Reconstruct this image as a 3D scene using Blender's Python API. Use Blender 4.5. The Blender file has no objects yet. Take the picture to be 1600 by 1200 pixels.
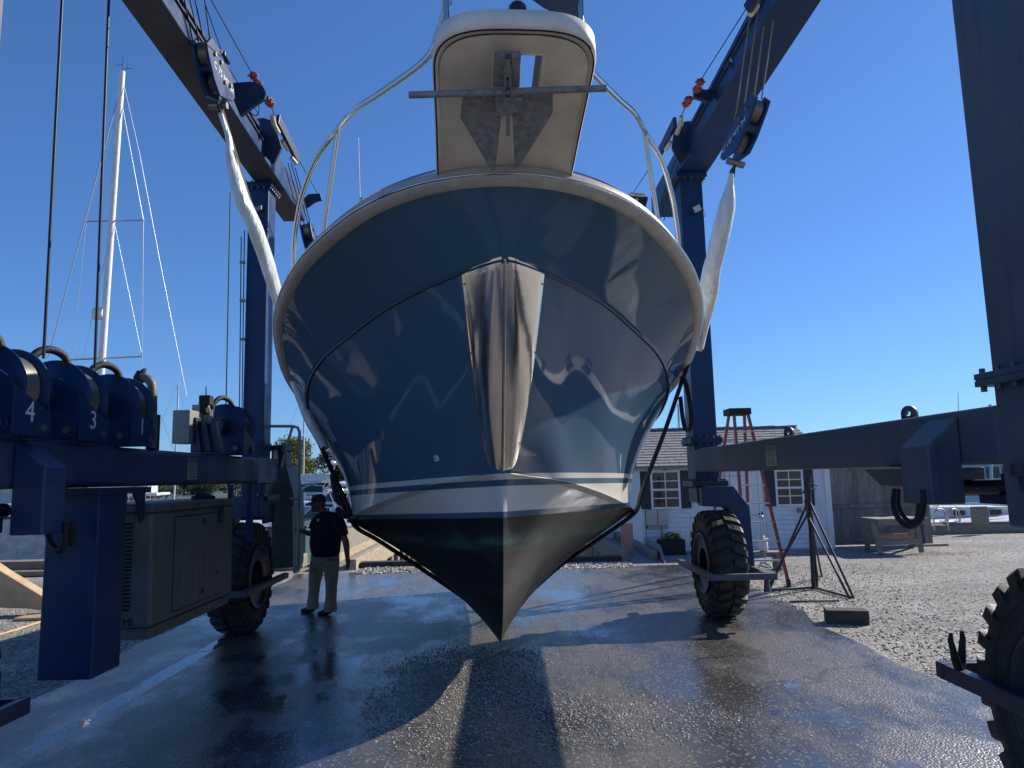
import bpy, bmesh, math, random
from mathutils import Vector, Matrix, noise
random.seed(7)
R_ = math.radians
sc = bpy.context.scene
COL = sc.collection
# ------------------------------------------------------------------ camera
F = 1120.0; PITCH = R_(7.4); ROLL = R_(1.3); YAW = R_(0.5); HC = 1.91
FWD = Vector((math.sin(YAW)*math.cos(PITCH), math.cos(YAW)*math.cos(PITCH), math.sin(PITCH)))
r0 = Vector((math.cos(YAW), -math.sin(YAW), 0)); u0 = r0.cross(FWD)
RT = r0*math.cos(ROLL)-u0*math.sin(ROLL); UP = u0*math.cos(ROLL)+r0*math.sin(ROLL)
C0 = Vector((0, 0, HC))
cd = bpy.data.cameras.new('camera'); cam = bpy.data.objects.new('camera', cd); COL.objects.link(cam)
M = Matrix((RT, UP, -FWD)).transposed().to_4x4(); M.translation = C0
cam.matrix_world = M
cd.sensor_width = 36; cd.lens = F/1600*36; cd.clip_end = 3000; cd.clip_start = 0.05
sc.camera = cam
def ray(px, py): return RT*(px-800)/F+UP*(600-py)/F+FWD
def P(px, py, Y):
    d = ray(px, py); return C0+d*(Y/d.y)
def PX(px, py, X):
    d = ray(px, py); return C0+d*(X/d.x)
def G(px, py, z=0.0):
    d = ray(px, py); return C0+d*((z-HC)/d.z)
# ------------------------------------------------------------------ light
SUN = Vector((1.37, 0.88, 1.0)).normalized()
w = bpy.data.worlds.new('World'); sc.world = w; w.use_nodes = True
nt = w.node_tree; nt.nodes.clear()
sky = nt.nodes.new('ShaderNodeTexSky'); sky.sky_type = 'NISHITA'; sky.sun_disc = False
sky.sun_elevation = math.asin(SUN.z); sky.sun_rotation = math.atan2(SUN.x, SUN.y)
sky.air_density = 1.0; sky.dust_density = 0.1; sky.ozone_density = 2.5; sky.altitude = 0
bg = nt.nodes.new('ShaderNodeBackground'); bg.inputs[1].default_value = 0.081
wo = nt.nodes.new('ShaderNodeOutputWorld')
gr = nt.nodes.new('ShaderNodeMix'); gr.data_type = 'RGBA'; gr.blend_type = 'MULTIPLY'; gr.inputs[0].default_value = 1.0; gr.inputs[7].default_value = (0.53, 0.90, 1.50, 1)
gmn = nt.nodes.new('ShaderNodeGamma'); gmn.inputs[1].default_value = 0.8; nt.links.new(sky.outputs[0], gmn.inputs[0]); nt.links.new(gmn.outputs[0], gr.inputs[6]); nt.links.new(gr.outputs[2], bg.inputs[0]); nt.links.new(bg.outputs[0], wo.inputs[0])
sl = bpy.data.lights.new('sun', 'SUN'); sl.energy = 4.2; sl.angle = R_(0.5); sl.color = (1, 0.93, 0.82)
so = bpy.data.objects.new('sun', sl); COL.objects.link(so)
so.rotation_euler = SUN.to_track_quat('Z', 'Y').to_euler(); so.location = (20, 12, 20)
sc.view_settings.view_transform = 'Standard'; sc.view_settings.look = 'None'
sc.view_settings.exposure = 0.66; sc.view_settings.gamma = 1
try:
    sc.cycles.use_denoising = True; sc.cycles.max_bounces = 8; sc.cycles.transparent_max_bounces = 12
except Exception: pass
# ------------------------------------------------------------------ helpers
def mat(name, col, rough=0.5, metal=0.0, col2=None, scale=5.0, detail=6, bump=0.0, bscale=60.0, coat=0.0, r2=None,
        stretch=(1, 1, 1), lo=0.35, hi=0.65, bdist=0.01, spec=None, coatr=0.03, wear=None, chips=None):
    m = bpy.data.materials.new(name); m.use_nodes = True
    n = m.node_tree.nodes; l = m.node_tree.links; b = n['Principled BSDF']
    b.inputs['Base Color'].default_value = (*col, 1); b.inputs['Roughness'].default_value = rough
    b.inputs['Metallic'].default_value = metal
    if coat: b.inputs['Coat Weight'].default_value = coat; b.inputs['Coat Roughness'].default_value = coatr
    if spec is not None: b.inputs['Specular IOR Level'].default_value = spec
    tc = n.new('ShaderNodeTexCoord'); mp = n.new('ShaderNodeMapping'); l.new(tc.outputs['Object'], mp.inputs[0])
    mp.inputs['Scale'].default_value = stretch
    if col2 is not None or r2 is not None:
        no = n.new('ShaderNodeTexNoise'); no.inputs['Scale'].default_value = scale; no.inputs['Detail'].default_value = detail
        no.inputs['Roughness'].default_value = 0.65
        l.new(mp.outputs[0], no.inputs['Vector'])
        mr = n.new('ShaderNodeMapRange'); mr.inputs[1].default_value = lo; mr.inputs[2].default_value = hi
        l.new(no.outputs[0], mr.inputs[0])
        if col2 is not None:
            mx = n.new('ShaderNodeMix'); mx.data_type = 'RGBA'; l.new(mr.outputs[0], mx.inputs[0])
            mx.inputs[6].default_value = (*col, 1); mx.inputs[7].default_value = (*col2, 1)
            l.new(mx.outputs[2], b.inputs['Base Color'])
        if wear is not None and col2 is not None:
            def layer(base, st, scl, lo_, hi_, amt, colr):
                ms = n.new('ShaderNodeMapping'); ms.inputs['Scale'].default_value = st; l.new(tc.outputs['Object'], ms.inputs[0])
                ns = n.new('ShaderNodeTexNoise'); ns.inputs['Scale'].default_value = scl; ns.inputs['Detail'].default_value = 7; ns.inputs['Roughness'].default_value = .7; l.new(ms.outputs[0], ns.inputs['Vector'])
                rs_ = n.new('ShaderNodeMapRange'); rs_.inputs[1].default_value = lo_; rs_.inputs[2].default_value = hi_; rs_.inputs[4].default_value = amt; l.new(ns.outputs[0], rs_.inputs[0])
                mz = n.new('ShaderNodeMix'); mz.data_type = 'RGBA'; l.new(rs_.outputs[0], mz.inputs[0]); l.new(base, mz.inputs[6]); mz.inputs[7].default_value = (*colr, 1); return mz.outputs[2]
            o1 = layer(mx.outputs[2], (7, 7, .5), 2.0, .54, .70, .55, wear)
            o2 = layer(o1, (1, 1, 1), 16, .66, .70, .8, chips or wear)
            l.new(o2, b.inputs['Base Color'])
        if r2 is not None:
            m2 = n.new('ShaderNodeMapRange'); m2.inputs[3].default_value = rough; m2.inputs[4].default_value = r2
            l.new(mr.outputs[0], m2.inputs[0]); l.new(m2.outputs[0], b.inputs['Roughness'])
    if bump:
        nb = n.new('ShaderNodeTexNoise'); nb.inputs['Scale'].default_value = bscale; nb.inputs['Detail'].default_value = 5
        l.new(mp.outputs[0], nb.inputs['Vector'])
        bp = n.new('ShaderNodeBump'); bp.inputs['Strength'].default_value = bump; bp.inputs['Distance'].default_value = bdist
        l.new(nb.outputs[0], bp.inputs['Height']); l.new(bp.outputs[0], b.inputs['Normal'])
    return m
WORLD = {}
def tag(o, label=None, cat=None, group=None, kind=None):
    if label: o['label'] = label
    if cat: o['category'] = cat
    if group: o['group'] = group
    if kind: o['kind'] = kind
    return o
def root(name, loc, label, cat, group=None, rz=0.0):
    o = bpy.data.objects.new(name, None); COL.objects.link(o); o.location = loc; o.rotation_euler = (0, 0, rz)
    o.empty_display_size = 0.2
    WORLD[o.name] = Matrix.Translation(Vector(loc)) @ Matrix.Rotation(rz, 4, 'Z')
    return tag(o, label, cat, group)
def unit(v):
    v = Vector(v); return v.normalized()
class MB:
    def __init__(s): s.v = []; s.f = []; s.sm = []; s.mi = []; s.cur = 0
    def add(s, vs, fs, smooth=False):
        o = len(s.v); s.v += [tuple(v) for v in vs]
        for f in fs: s.f.append(tuple(o+i for i in f)); s.sm.append(smooth); s.mi.append(s.cur)
        return s
    def box(s, a, b, c=None):
        x0, x1 = sorted((a[0], b[0])); y0, y1 = sorted((a[1], b[1])); z0, z1 = sorted((a[2], b[2]))
        vs = [(x, y, z) for z in (z0, z1) for y in (y0, y1) for x in (x0, x1)]
        return s.add(vs, [(0, 2, 3, 1), (4, 5, 7, 6), (0, 1, 5, 4), (2, 6, 7, 3), (0, 4, 6, 2), (1, 3, 7, 5)])
    def obox(s, c, ax, ay, az, hx, hy, hz):
        c = Vector(c); ax, ay, az = unit(ax)*hx, unit(ay)*hy, unit(az)*hz
        vs = [c+ax*i+ay*j+az*k for k in (-1, 1) for j in (-1, 1) for i in (-1, 1)]
        return s.add(vs, [(0, 2, 3, 1), (4, 5, 7, 6), (0, 1, 5, 4), (2, 6, 7, 3), (0, 4, 6, 2), (1, 3, 7, 5)])
    def bar(s, a, b, w, h, up=(0, 0, 1)):
        a, b = Vector(a), Vector(b); d = (b-a); L = d.length; d.normalize()
        u = Vector(up); x = d.cross(u)
        if x.length < 1e-3: x = d.cross(Vector((1, 0, 0)))
        x.normalize(); z = x.cross(d)
        return s.obox((a+b)/2, x, d, z, w/2, L/2, h/2)
    def cyl(s, a, b, r, n=12, r2=None, caps=True):
        a, b = Vector(a), Vector(b); r2 = r if r2 is None else r2
        d = (b-a).normalized(); x = d.orthogonal().normalized(); y = d.cross(x)
        vs = []
        for p, q in ((a, r), (b, r2)):
            for i in range(n):
                t = 2*math.pi*i/n; vs.append(p+x*math.cos(t)*q+y*math.sin(t)*q)
        s.add(vs, [(i, (i+1) % n, n+(i+1) % n, n+i) for i in range(n)], True)
        if caps:
            s.add(vs[:n], [tuple(range(n))[::-1]]); s.add(vs[n:], [tuple(range(n))])
        return s
    def tube(s, pts, r, n=10, closed=False, flat=None):
        pts = [Vector(p) for p in pts]; k = len(pts); vs = []; fs = []
        x = None
        for i, p in enumerate(pts):
            if closed: d = pts[(i+1) % k]-pts[i-1]
            else: d = pts[min(i+1, k-1)]-pts[max(i-1, 0)]
            d.normalize()
            if x is None: x = d.orthogonal().normalized()
            x = (x-d*x.dot(d)).normalized(); y = d.cross(x)
            rr = r[i] if isinstance(r, (list, tuple)) else r
            for j in range(n):
                t = 2*math.pi*j/n; vs.append(p+x*math.cos(t)*rr+y*math.sin(t)*rr)
        for i in range(k if closed else k-1):
            a = i*n; b = ((i+1) % k)*n
            for j in range(n): fs.append((a+j, a+(j+1) % n, b+(j+1) % n, b+j))
        s.add(vs, fs, True)
        if not closed:
            s.add(vs[:n], [tuple(range(n))[::-1]]); s.add(vs[-n:], [tuple(range(n))])
        return s
    def prism(s, poly, d):
        poly = [Vector(p) for p in poly]; d = Vector(d); n = len(poly)
        vs = poly+[p+d for p in poly]
        return s.add(vs, [tuple(range(n))[::-1], tuple(range(n, 2*n))]+[(i, (i+1) % n, n+(i+1) % n, n+i) for i in range(n)])
    def lathe(s, prof, c, axis, n=32, smooth=True):
        c = Vector(c); a = unit(axis); x = a.orthogonal().normalized(); y = a.cross(x); k = len(prof); vs = []
        for i in range(n):
            t = 2*math.pi*i/n
            for (r, h) in prof: vs.append(c+a*h+(x*math.cos(t)+y*math.sin(t))*r)
        fs = [(i*k+j, ((i+1) % n)*k+j, ((i+1) % n)*k+j+1, i*k+j+1) for i in range(n) for j in range(k-1)]
        return s.add(vs, fs, smooth)
    def grid(s, rows, smooth=True):
        n = len(rows[0]); vs = [p for r in rows for p in r]
        return s.add(vs, [(i*n+j, i*n+j+1, (i+1)*n+j+1, (i+1)*n+j) for i in range(len(rows)-1) for j in range(n-1)], smooth)
    def quad(s, a, b, c, d): return s.add([a, b, c, d], [(0, 1, 2, 3)])
    def strap(s, pts, wdir, w, t):
        # flat webbing: pts centre line, wdir width direction
        rows = []; wv = unit(wdir)*w/2; k = len(pts); pts = [Vector(p) for p in pts]
        for i, p in enumerate(pts):
            d = (pts[min(i+1, k-1)]-pts[max(i-1, 0)]).normalized(); nn = d.cross(wv).normalized()*t/2
            rows.append([p-wv-nn, p+wv-nn, p+wv+nn, p-wv+nn, p-wv-nn])
        return s.grid(rows, False)
    def build(s, name, m, parent=None, local=False, bevel=0.0, recalc=True, seg=2):
        me = bpy.data.meshes.new(name); me.from_pydata(s.v, [], s.f); me.update()
        for mm in (m if isinstance(m, (list, tuple)) else [m]): me.materials.append(mm)
        me.polygons.foreach_set('use_smooth', s.sm); me.polygons.foreach_set('material_index', s.mi)
        if recalc:
            bm = bmesh.new(); bm.from_mesh(me); bmesh.ops.remove_doubles(bm, verts=bm.verts, dist=1e-5) if bevel else None
            bmesh.ops.recalc_face_normals(bm, faces=bm.faces); bm.to_mesh(me); bm.free()
        o = bpy.data.objects.new(name, me); COL.objects.link(o)
        if parent is not None:
            o.parent = parent
            if local: WORLD[o.name] = WORLD.get(parent.name, Matrix())
            else:
                o.matrix_parent_inverse = WORLD.get(parent.name, Matrix()).inverted(); WORLD[o.name] = Matrix()
        else: WORLD[o.name] = Matrix()
        if bevel:
            bv = o.modifiers.new('bevel', 'BEVEL'); bv.width = bevel; bv.segments = seg; bv.limit_method = 'ANGLE'; bv.angle_limit = R_(40)
        return o
def text_mesh(name, txt, size, mtx, m, parent, depth=0.002):
    cu = bpy.data.curves.new(name, 'FONT'); cu.body = txt; cu.size = size; cu.extrude = depth; cu.align_x = 'CENTER'; cu.align_y = 'CENTER'
    t = bpy.data.objects.new(name, cu)
    me = bpy.data.meshes.new_from_object(t); me.name = name; me.transform(mtx); me.materials.clear(); me.materials.append(m)
    bpy.data.objects.remove(t)
    o = bpy.data.objects.new(name, me); COL.objects.link(o); o.parent = parent
    o.matrix_parent_inverse = WORLD.get(parent.name, Matrix()).inverted(); WORLD[o.name] = Matrix()
    return o
def frame(o, x, y, z):
    m = Matrix((unit(x), unit(y), unit(z))).transposed().to_4x4(); m.translation = Vector(o); return m
def interp(tab, u):
    # catmull-rom (non-uniform, finite difference) through tab [(u, a, b, ...)]
    n = len(tab)
    if u <= tab[0][0]: return list(tab[0][1:])
    if u >= tab[-1][0]: return list(tab[-1][1:])
    for i in range(n-1):
        if tab[i][0] <= u <= tab[i+1][0]: break
    h = tab[i+1][0]-tab[i][0]; t = (u-tab[i][0])/h; out = []
    for k in range(1, len(tab[0])):
        def sl(j):
            if j <= 0: return (tab[1][k]-tab[0][k])/(tab[1][0]-tab[0][0])
            if j >= n-1: return (tab[-1][k]-tab[-2][k])/(tab[-1][0]-tab[-2][0])
            a = (tab[j][k]-tab[j-1][k])/(tab[j][0]-tab[j-1][0]); b = (tab[j+1][k]-tab[j][k])/(tab[j+1][0]-tab[j][0])
            if a*b <= 0: return 0.0
            return 2*a*b/(a+b) if k != 1 else (a+b)/2
        m0, m1 = sl(i)*h, sl(i+1)*h
        out.append((2*t**3-3*t*t+1)*tab[i][k]+(t**3-2*t*t+t)*m0+(-2*t**3+3*t*t)*tab[i+1][k]+(t**3-t*t)*m1)
    return out
# ------------------------------------------------------------------ materials
m_blue = mat('navy_paint', (0.004, 0.028, 0.110), 0.34, 0, (0.010, 0.033, 0.088), 3, bump=0.10, bscale=9, r2=0.5, spec=.35, wear=(.010, .028, .085), chips=(.05, .035, .03))
m_bluedusty = mat('navy_paint_dusty', (0.052, 0.070, 0.112), 0.45, 0, (0.095, 0.108, 0.125), 2.2, 8, bump=0.15, bscale=14, r2=0.65, wear=(.02, .028, .055), chips=(.015, .02, .04))
m_bluemid = mat('navy_paint_beam', (0.020, 0.046, 0.125), 0.38, 0, (0.040, 0.065, 0.125), 2.4, 8, bump=0.12, bscale=12, r2=0.6, wear=(.014, .026, .07), chips=(.02, .02, .035))
m_bluedark = mat('navy_paint_old', (0.006, 0.016, 0.06), 0.4, 0, (0.02, 0.025, 0.04), 4, bump=0.2, bscale=20)
m_tire = mat('tyre_rubber', (0.016, 0.016, 0.017), 0.55, 0, (0.045, 0.042, 0.038), 6, 8, bump=0.4, bscale=40, r2=0.8)
m_rim = mat('rim_paint', (0.008, 0.016, 0.045), 0.45, 0, (0.03, 0.03, 0.032), 12)
m_galv = mat('galvanised_steel', (0.30, 0.30, 0.315), 0.6, 0.2, (0.16, 0.165, 0.175), 22, 8, bump=0.3, bscale=60, r2=0.75)
m_steel = mat('stainless_steel', (0.62, 0.60, 0.56), 0.12, 1.0)
m_plate = mat('polished_plate', (0.92, 0.85, 0.74), 0.17, 1.0, bump=0.12, bscale=2.6, bdist=0.05)
m_bolt = mat('bolt_steel', (0.25, 0.24, 0.22), 0.4, 0.8)
m_rope = mat('wire_rope', (0.03, 0.03, 0.032), 0.45, 0.5)
m_ropel = mat('wire_rope_pale', (0.22, 0.20, 0.17), 0.4, 0.7)
m_gel = mat('cream_gelcoat', (0.80, 0.74, 0.63), 0.4, 0, (0.60, 0.52, 0.42), 3.0, 8, bump=0.05, lo=0.45, hi=0.75)
m_gelw = mat('white_gelcoat', (0.82, 0.82, 0.80), 0.25, 0, (0.55, 0.54, 0.5), 6, coat=0.4)
m_rail = mat('rub_rail', (0.50, 0.46, 0.41), 0.35, 0, (0.40, 0.36, 0.31), 8)
m_blackrub = mat('black_rubber', (0.004, 0.004, 0.005), 0.65, 0, (0.010, 0.010, 0.012), 30, bump=0.5, bscale=50)
m_web = mat('black_webbing', (0.010, 0.011, 0.013), 0.8, 0, (0.022, 0.024, 0.026), 40, bump=0.5, bscale=120)
m_grey = mat('grey_genset', (0.085, 0.092, 0.092), 0.42, 0, (0.13, 0.135, 0.13), 3, 9, bump=0.10, bscale=12, r2=0.6, wear=(.26, .26, .24), chips=(.05, .05, .05))
m_greyd = mat('dark_grille', (0.006, 0.007, 0.009), 0.7)
m_white = mat('white_paint', (0.74, 0.74, 0.72), 0.35, 0, (0.6, 0.6, 0.58), 5)
m_greenw = mat('pale_green_tube', (0.42, 0.47, 0.42), 0.4, 0, (0.32, 0.36, 0.33), 9)
m_console = mat('grey_green_console', (0.05, 0.062, 0.056), 0.5, 0, (0.075, 0.085, 0.075), 6)
m_orange = mat('orange_clamp', (0.45, 0.06, 0.02), 0.5, 0, (0.16, 0.03, 0.02), 30)
m_nylon = mat('cream_nylon', (0.62, 0.56, 0.42), 0.45, 0, (0.45, 0.38, 0.26), 12)
m_digit = mat('pale_lettering', (0.62, 0.64, 0.66), 0.5)
m_exh = mat('exhaust_pipe', (0.20, 0.17, 0.14), 0.55, 0.3, (0.10, 0.08, 0.07), 14)
m_elec = mat('electrical_box', (0.30, 0.30, 0.26), 0.5, 0, (0.24, 0.24, 0.21), 5)
m_siding = mat('white_siding', (0.80, 0.81, 0.83), 0.55, 0, (0.70, 0.71, 0.73), 2, 6, wear=(.50, .50, .48), chips=(.45, .45, .43))
m_trim = mat('white_trim', (0.78, 0.78, 0.78), 0.5)
m_shutter = mat('dark_shutter', (0.018, 0.022, 0.032), 0.5)
m_glass = mat('window_glass', (0.012, 0.015, 0.018), 0.05, 0, spec=0.8)
m_shingle = mat('roof_shingle', (0.20, 0.185, 0.185), 0.9, 0, (0.32, 0.295, 0.285), 14, bump=0.5, bscale=60)
m_wood = mat('weathered_wood', (0.25, 0.23, 0.215), 0.85, 0, (0.14, 0.125, 0.115), 6, 8, bump=0.5, bscale=20, stretch=(3, 3, 0.4))
m_wood2 = mat('grey_timber', (0.30, 0.27, 0.22), 0.85, 0, (0.16, 0.14, 0.115), 5, 8, bump=0.5, bscale=25, stretch=(0.8, 6, 6))
m_pier = mat('tan_timber', (0.46, 0.37, 0.25), 0.85, 0, (0.28, 0.22, 0.15), 4, 8, bump=0.4, bscale=20, stretch=(4, 0.8, 4))
m_black_wood = mat('tarred_timber', (0.02, 0.019, 0.018), 0.75, 0, (0.05, 0.045, 0.04), 8, bump=0.5, bscale=20)
m_red = mat('orange_red_fibreglass', (0.36, 0.065, 0.04), 0.55, 0, (0.24, 0.05, 0.035), 8)
m_alu = mat('aluminium', (0.50, 0.52, 0.54), 0.38, 0.7, (0.38, 0.4, 0.42), 12)
m_stand = mat('dark_stand_paint', (0.02, 0.028, 0.034), 0.5, 0.3, (0.06, 0.05, 0.045), 14)
m_tan = mat('tan_machine_paint', (0.55, 0.40, 0.22), 0.5, 0, (0.42, 0.28, 0.14), 4, bump=0.1)
m_beige = mat('beige_box', (0.5, 0.47, 0.40), 0.5)
m_skin = mat('skin', (0.26, 0.12, 0.08), 0.5, bump=0.2, bscale=80)
m_shirt = mat('navy_shirt', (0.006, 0.009, 0.022), 0.9, bump=0.6, bscale=14, bdist=0.03)
m_khaki = mat('khaki_cloth', (0.36, 0.30, 0.22), 0.9, 0, (0.28, 0.23, 0.17), 9, bump=0.8, bscale=11, bdist=0.04)
m_shoe = mat('dark_shoe', (0.02, 0.02, 0.019), 0.6)
m_cap = mat('grey_green_cap', (0.035, 0.045, 0.04), 0.85)
m_beard = mat('grey_beard', (0.15, 0.115, 0.095), 0.95, bump=.8, bscale=60)
m_plastic = mat('milky_plastic_wrap', (0.74, 0.76, 0.72), 0.3, 0, (0.56, 0.58, 0.52), 6, 8, bump=0.6, bscale=9, bdist=0.05, coat=0.3, stretch=(1.6, 1.6, 0.45))
m_clothg = mat('dark_grey_canvas', (0.06, 0.07, 0.085), 0.8, bump=0.4, bscale=9, bdist=0.03)
m_yacht_dark = mat('dark_hull', (0.012, 0.014, 0.02), 0.2)
m_teak = mat('varnished_rail', (0.16, 0.07, 0.035), 0.35)
m_canvasb = mat('tinted_screen', (0.02, 0.045, 0.05), 0.08)
m_jug = mat('white_jug', (0.7, 0.7, 0.7), 0.4)
m_pink = mat('faded_pink_panel', (0.42, 0.24, 0.20), 0.6)
# ================================================================== setting
def ground_mat():
    m = bpy.data.materials.new('gravel'); m.use_nodes = True; n = m.node_tree.nodes; l = m.node_tree.links; b = n['Principled BSDF']
    tc = n.new('ShaderNodeTexCoord')
    vo = n.new('ShaderNodeTexVoronoi'); vo.inputs['Scale'].default_value = 26; l.new(tc.outputs['Object'], vo.inputs['Vector'])
    vo2 = n.new('ShaderNodeTexVoronoi'); vo2.inputs['Scale'].default_value = 70; l.new(tc.outputs['Object'], vo2.inputs['Vector'])
    sep = n.new('ShaderNodeSeparateColor'); l.new(vo.outputs['Color'], sep.inputs[0])
    cr = n.new('ShaderNodeValToRGB'); e = cr.color_ramp.elements
    e[0].position = 0; e[0].color = (0.20, 0.18, 0.16, 1); e[1].position = 1; e[1].color = (0.62, 0.59, 0.55, 1)
    x = cr.color_ramp.elements.new(0.5); x.color = (0.42, 0.39, 0.355, 1)
    l.new(sep.outputs[0], cr.inputs[0])
    no = n.new('ShaderNodeTexNoise'); no.inputs['Scale'].default_value = 0.6; no.inputs['Detail'].default_value = 8; l.new(tc.outputs['Object'], no.inputs['Vector'])
    mr = n.new('ShaderNodeMapRange'); mr.inputs[1].default_value = 0.35; mr.inputs[2].default_value = 0.65; mr.inputs[3].default_value = 0.72; mr.inputs[4].default_value = 1.1
    l.new(no.outputs[0], mr.inputs[0])
    mx = n.new('ShaderNodeMix'); mx.data_type = 'RGBA'; mx.blend_type = 'MULTIPLY'; mx.inputs[0].default_value = 1
    l.new(cr.outputs[0], mx.inputs[6]); l.new(mr.outputs[0], mx.inputs[7]); l.new(mx.outputs[2], b.inputs['Base Color'])
    b.inputs['Roughness'].default_value = 0.85
    ad = n.new('ShaderNodeMath'); ad.operation = 'ADD'; l.new(vo.outputs['Distance'], ad.inputs[0]); l.new(vo2.outputs['Distance'], ad.inputs[1])
    bp = n.new('ShaderNodeBump'); bp.inputs['Strength'].default_value = 1.0; bp.inputs['Distance'].default_value = 0.03; bp.invert = True
    l.new(ad.outputs[0], bp.inputs['Height']); l.new(bp.outputs[0], b.inputs['Normal'])
    return m
def pave_mat():
    m = bpy.data.materials.new('wet_pavement'); m.use_nodes = True; n = m.node_tree.nodes; l = m.node_tree.links; b = n['Principled BSDF']
    tc = n.new('ShaderNodeTexCoord')
    def noise_(scale, det=6, st=None, rough=0.6):
        no = n.new('ShaderNodeTexNoise'); no.inputs['Scale'].default_value = scale; no.inputs['Detail'].default_value = det; no.inputs['Roughness'].default_value = rough
        if st:
            mp = n.new('ShaderNodeMapping'); mp.inputs['Scale'].default_value = st; l.new(tc.outputs['Object'], mp.inputs[0]); l.new(mp.outputs[0], no.inputs['Vector'])
        else: l.new(tc.outputs['Object'], no.inputs['Vector'])
        return no
    def rng(src, a, b_, c, d):
        mr = n.new('ShaderNodeMapRange'); mr.inputs[1].default_value = a; mr.inputs[2].default_value = b_; mr.inputs[3].default_value = c; mr.inputs[4].default_value = d
        l.new(src, mr.inputs[0]); return mr.outputs[0]
    def mul(a, b_):
        x = n.new('ShaderNodeMath'); x.operation = 'MULTIPLY'
        for i, q in enumerate((a, b_)):
            if isinstance(q, float): x.inputs[i].default_value = q
            else: l.new(q, x.inputs[i])
        return x.outputs[0]
    big = noise_(0.8, 8, (1, 0.6, 1)); fine = noise_(75, 5); agg = n.new('ShaderNodeTexVoronoi'); agg.inputs['Scale'].default_value = 55
    l.new(tc.outputs['Object'], agg.inputs['Vector'])
    wet = rng(big.outputs[0], 0.44, 0.58, 0.0, 1.0)
    # colour: dark wet stone, brown silt where it dries
    mx = n.new('ShaderNodeMix'); mx.data_type = 'RGBA'; l.new(wet, mx.inputs[0])
    mx.inputs[6].default_value = (0.125, 0.112, 0.097, 1); mx.inputs[7].default_value = (0.062, 0.062, 0.063, 1)
    sp = n.new('ShaderNodeSeparateColor'); l.new(agg.outputs['Color'], sp.inputs[0])
    mx2 = n.new('ShaderNodeMix'); mx2.data_type = 'RGBA'; l.new(rng(sp.outputs[0], 0.86, 0.97, 0.0, 0.75), mx2.inputs[0])
    cv_ = n.new('ShaderNodeTexVoronoi'); cv_.feature = 'DISTANCE_TO_EDGE'; cv_.inputs['Scale'].default_value = 0.33
    dn = noise_(1.7, 6); dv = n.new('ShaderNodeVectorMath'); dv.operation = 'MULTIPLY_ADD'; l.new(dn.outputs['Color'], dv.inputs[0]); dv.inputs[1].default_value = (.9, .9, 0); l.new(tc.outputs['Object'], dv.inputs[2]); l.new(dv.outputs[0], cv_.inputs['Vector'])
    crk = rng(cv_.outputs['Distance'], 0.0, 0.006, 0.75, 0.0)
    stn = noise_(2.2, 7, (2.2, .35, 1)); tr_ = n.new('ShaderNodeMix'); tr_.data_type = 'RGBA'; l.new(rng(stn.outputs[0], .5, .68, 0, .55), tr_.inputs[0]); l.new(mx.outputs[2], tr_.inputs[6]); tr_.inputs[7].default_value = (0.035, 0.030, 0.026, 1)
    ck = n.new('ShaderNodeMix'); ck.data_type = 'RGBA'; l.new(crk, ck.inputs[0]); l.new(tr_.outputs[2], ck.inputs[6]); ck.inputs[7].default_value = (0.012, 0.011, 0.010, 1)
    l.new(ck.outputs[2], mx2.inputs[6]); mx2.inputs[7].default_value = (0.30, 0.27, 0.23, 1)
    l.new(mx2.outputs[2], b.inputs['Base Color'])
    # standing water: long puddle along the left wheel track, a smaller one on the right, worn strips
    se = n.new('ShaderNodeSeparateXYZ'); l.new(tc.outputs['Object'], se.inputs[0])
    def strip(x0, w, y0, y1, wob):
        nn = noise_(0.7, 4, (1, 1, 1))
        a = n.new('ShaderNodeMath'); a.operation = 'MULTIPLY_ADD'; l.new(nn.outputs[0], a.inputs[0]); a.inputs[1].default_value = wob; l.new(se.outputs[0], a.inputs[2])
        d = n.new('ShaderNodeMath'); d.operation = 'SUBTRACT'; l.new(a.outputs[0], d.inputs[0]); d.inputs[1].default_value = x0+wob*0.5
        ab = n.new('ShaderNodeMath'); ab.operation = 'ABSOLUTE'; l.new(d.outputs[0], ab.inputs[0])
        s1 = rng(ab.outputs[0], w*0.8, w, 1, 0)
        s2 = rng(se.outputs[1], y0, y0+0.4, 0, 1); s3 = rng(se.outputs[1], y1-1.0, y1, 1, 0)
        return mul(mul(s1, s2), s3)
    pud = strip(-3.52, 0.10, 2.0, 10.2, 0.12)
    pud2 = strip(2.52, 0.11, 3.6, 8.3, 0.35)
    brk = noise_(1.6, 5); pud = mul(pud, rng(brk.outputs[0], .36, .50, 0, 1)); pud2 = mul(pud2, rng(brk.outputs[0], .50, .60, 0, 1))
    pm = n.new('ShaderNodeMath'); pm.operation = 'MAXIMUM'; l.new(pud, pm.inputs[0]); l.new(pud2, pm.inputs[1])
    rough = rng(wet, 0, 1, 0.34, 0.13)
    mr = n.new('ShaderNodeMix'); mr.data_type = 'FLOAT'; l.new(pm.outputs[0], mr.inputs[0]); l.new(rough, mr.inputs[2]); mr.inputs[3].default_value = 0.015
    l.new(mr.outputs[0], b.inputs['Roughness'])
    inv = rng(pm.outputs[0], 0, 1, 1.0, 0.0)
    ripple = noise_(3.2, 3, (1, 1, 1))
    h1 = mul(fine.outputs[0], 0.5); 
    va = n.new('ShaderNodeMath'); va.operation = 'ADD'; l.new(h1, va.inputs[0]); l.new(agg.outputs['Distance'], va.inputs[1])
    b1 = n.new('ShaderNodeBump'); b1.inputs['Distance'].default_value = 0.006; l.new(va.outputs[0], b1.inputs['Height'])
    l.new(mul(rng(wet, 0, 1, 0.85, 0.16), inv), b1.inputs['Strength'])
    b2 = n.new('ShaderNodeBump'); b2.inputs['Distance'].default_value = 0.02; b2.inputs['Strength'].default_value = 0.12
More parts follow.
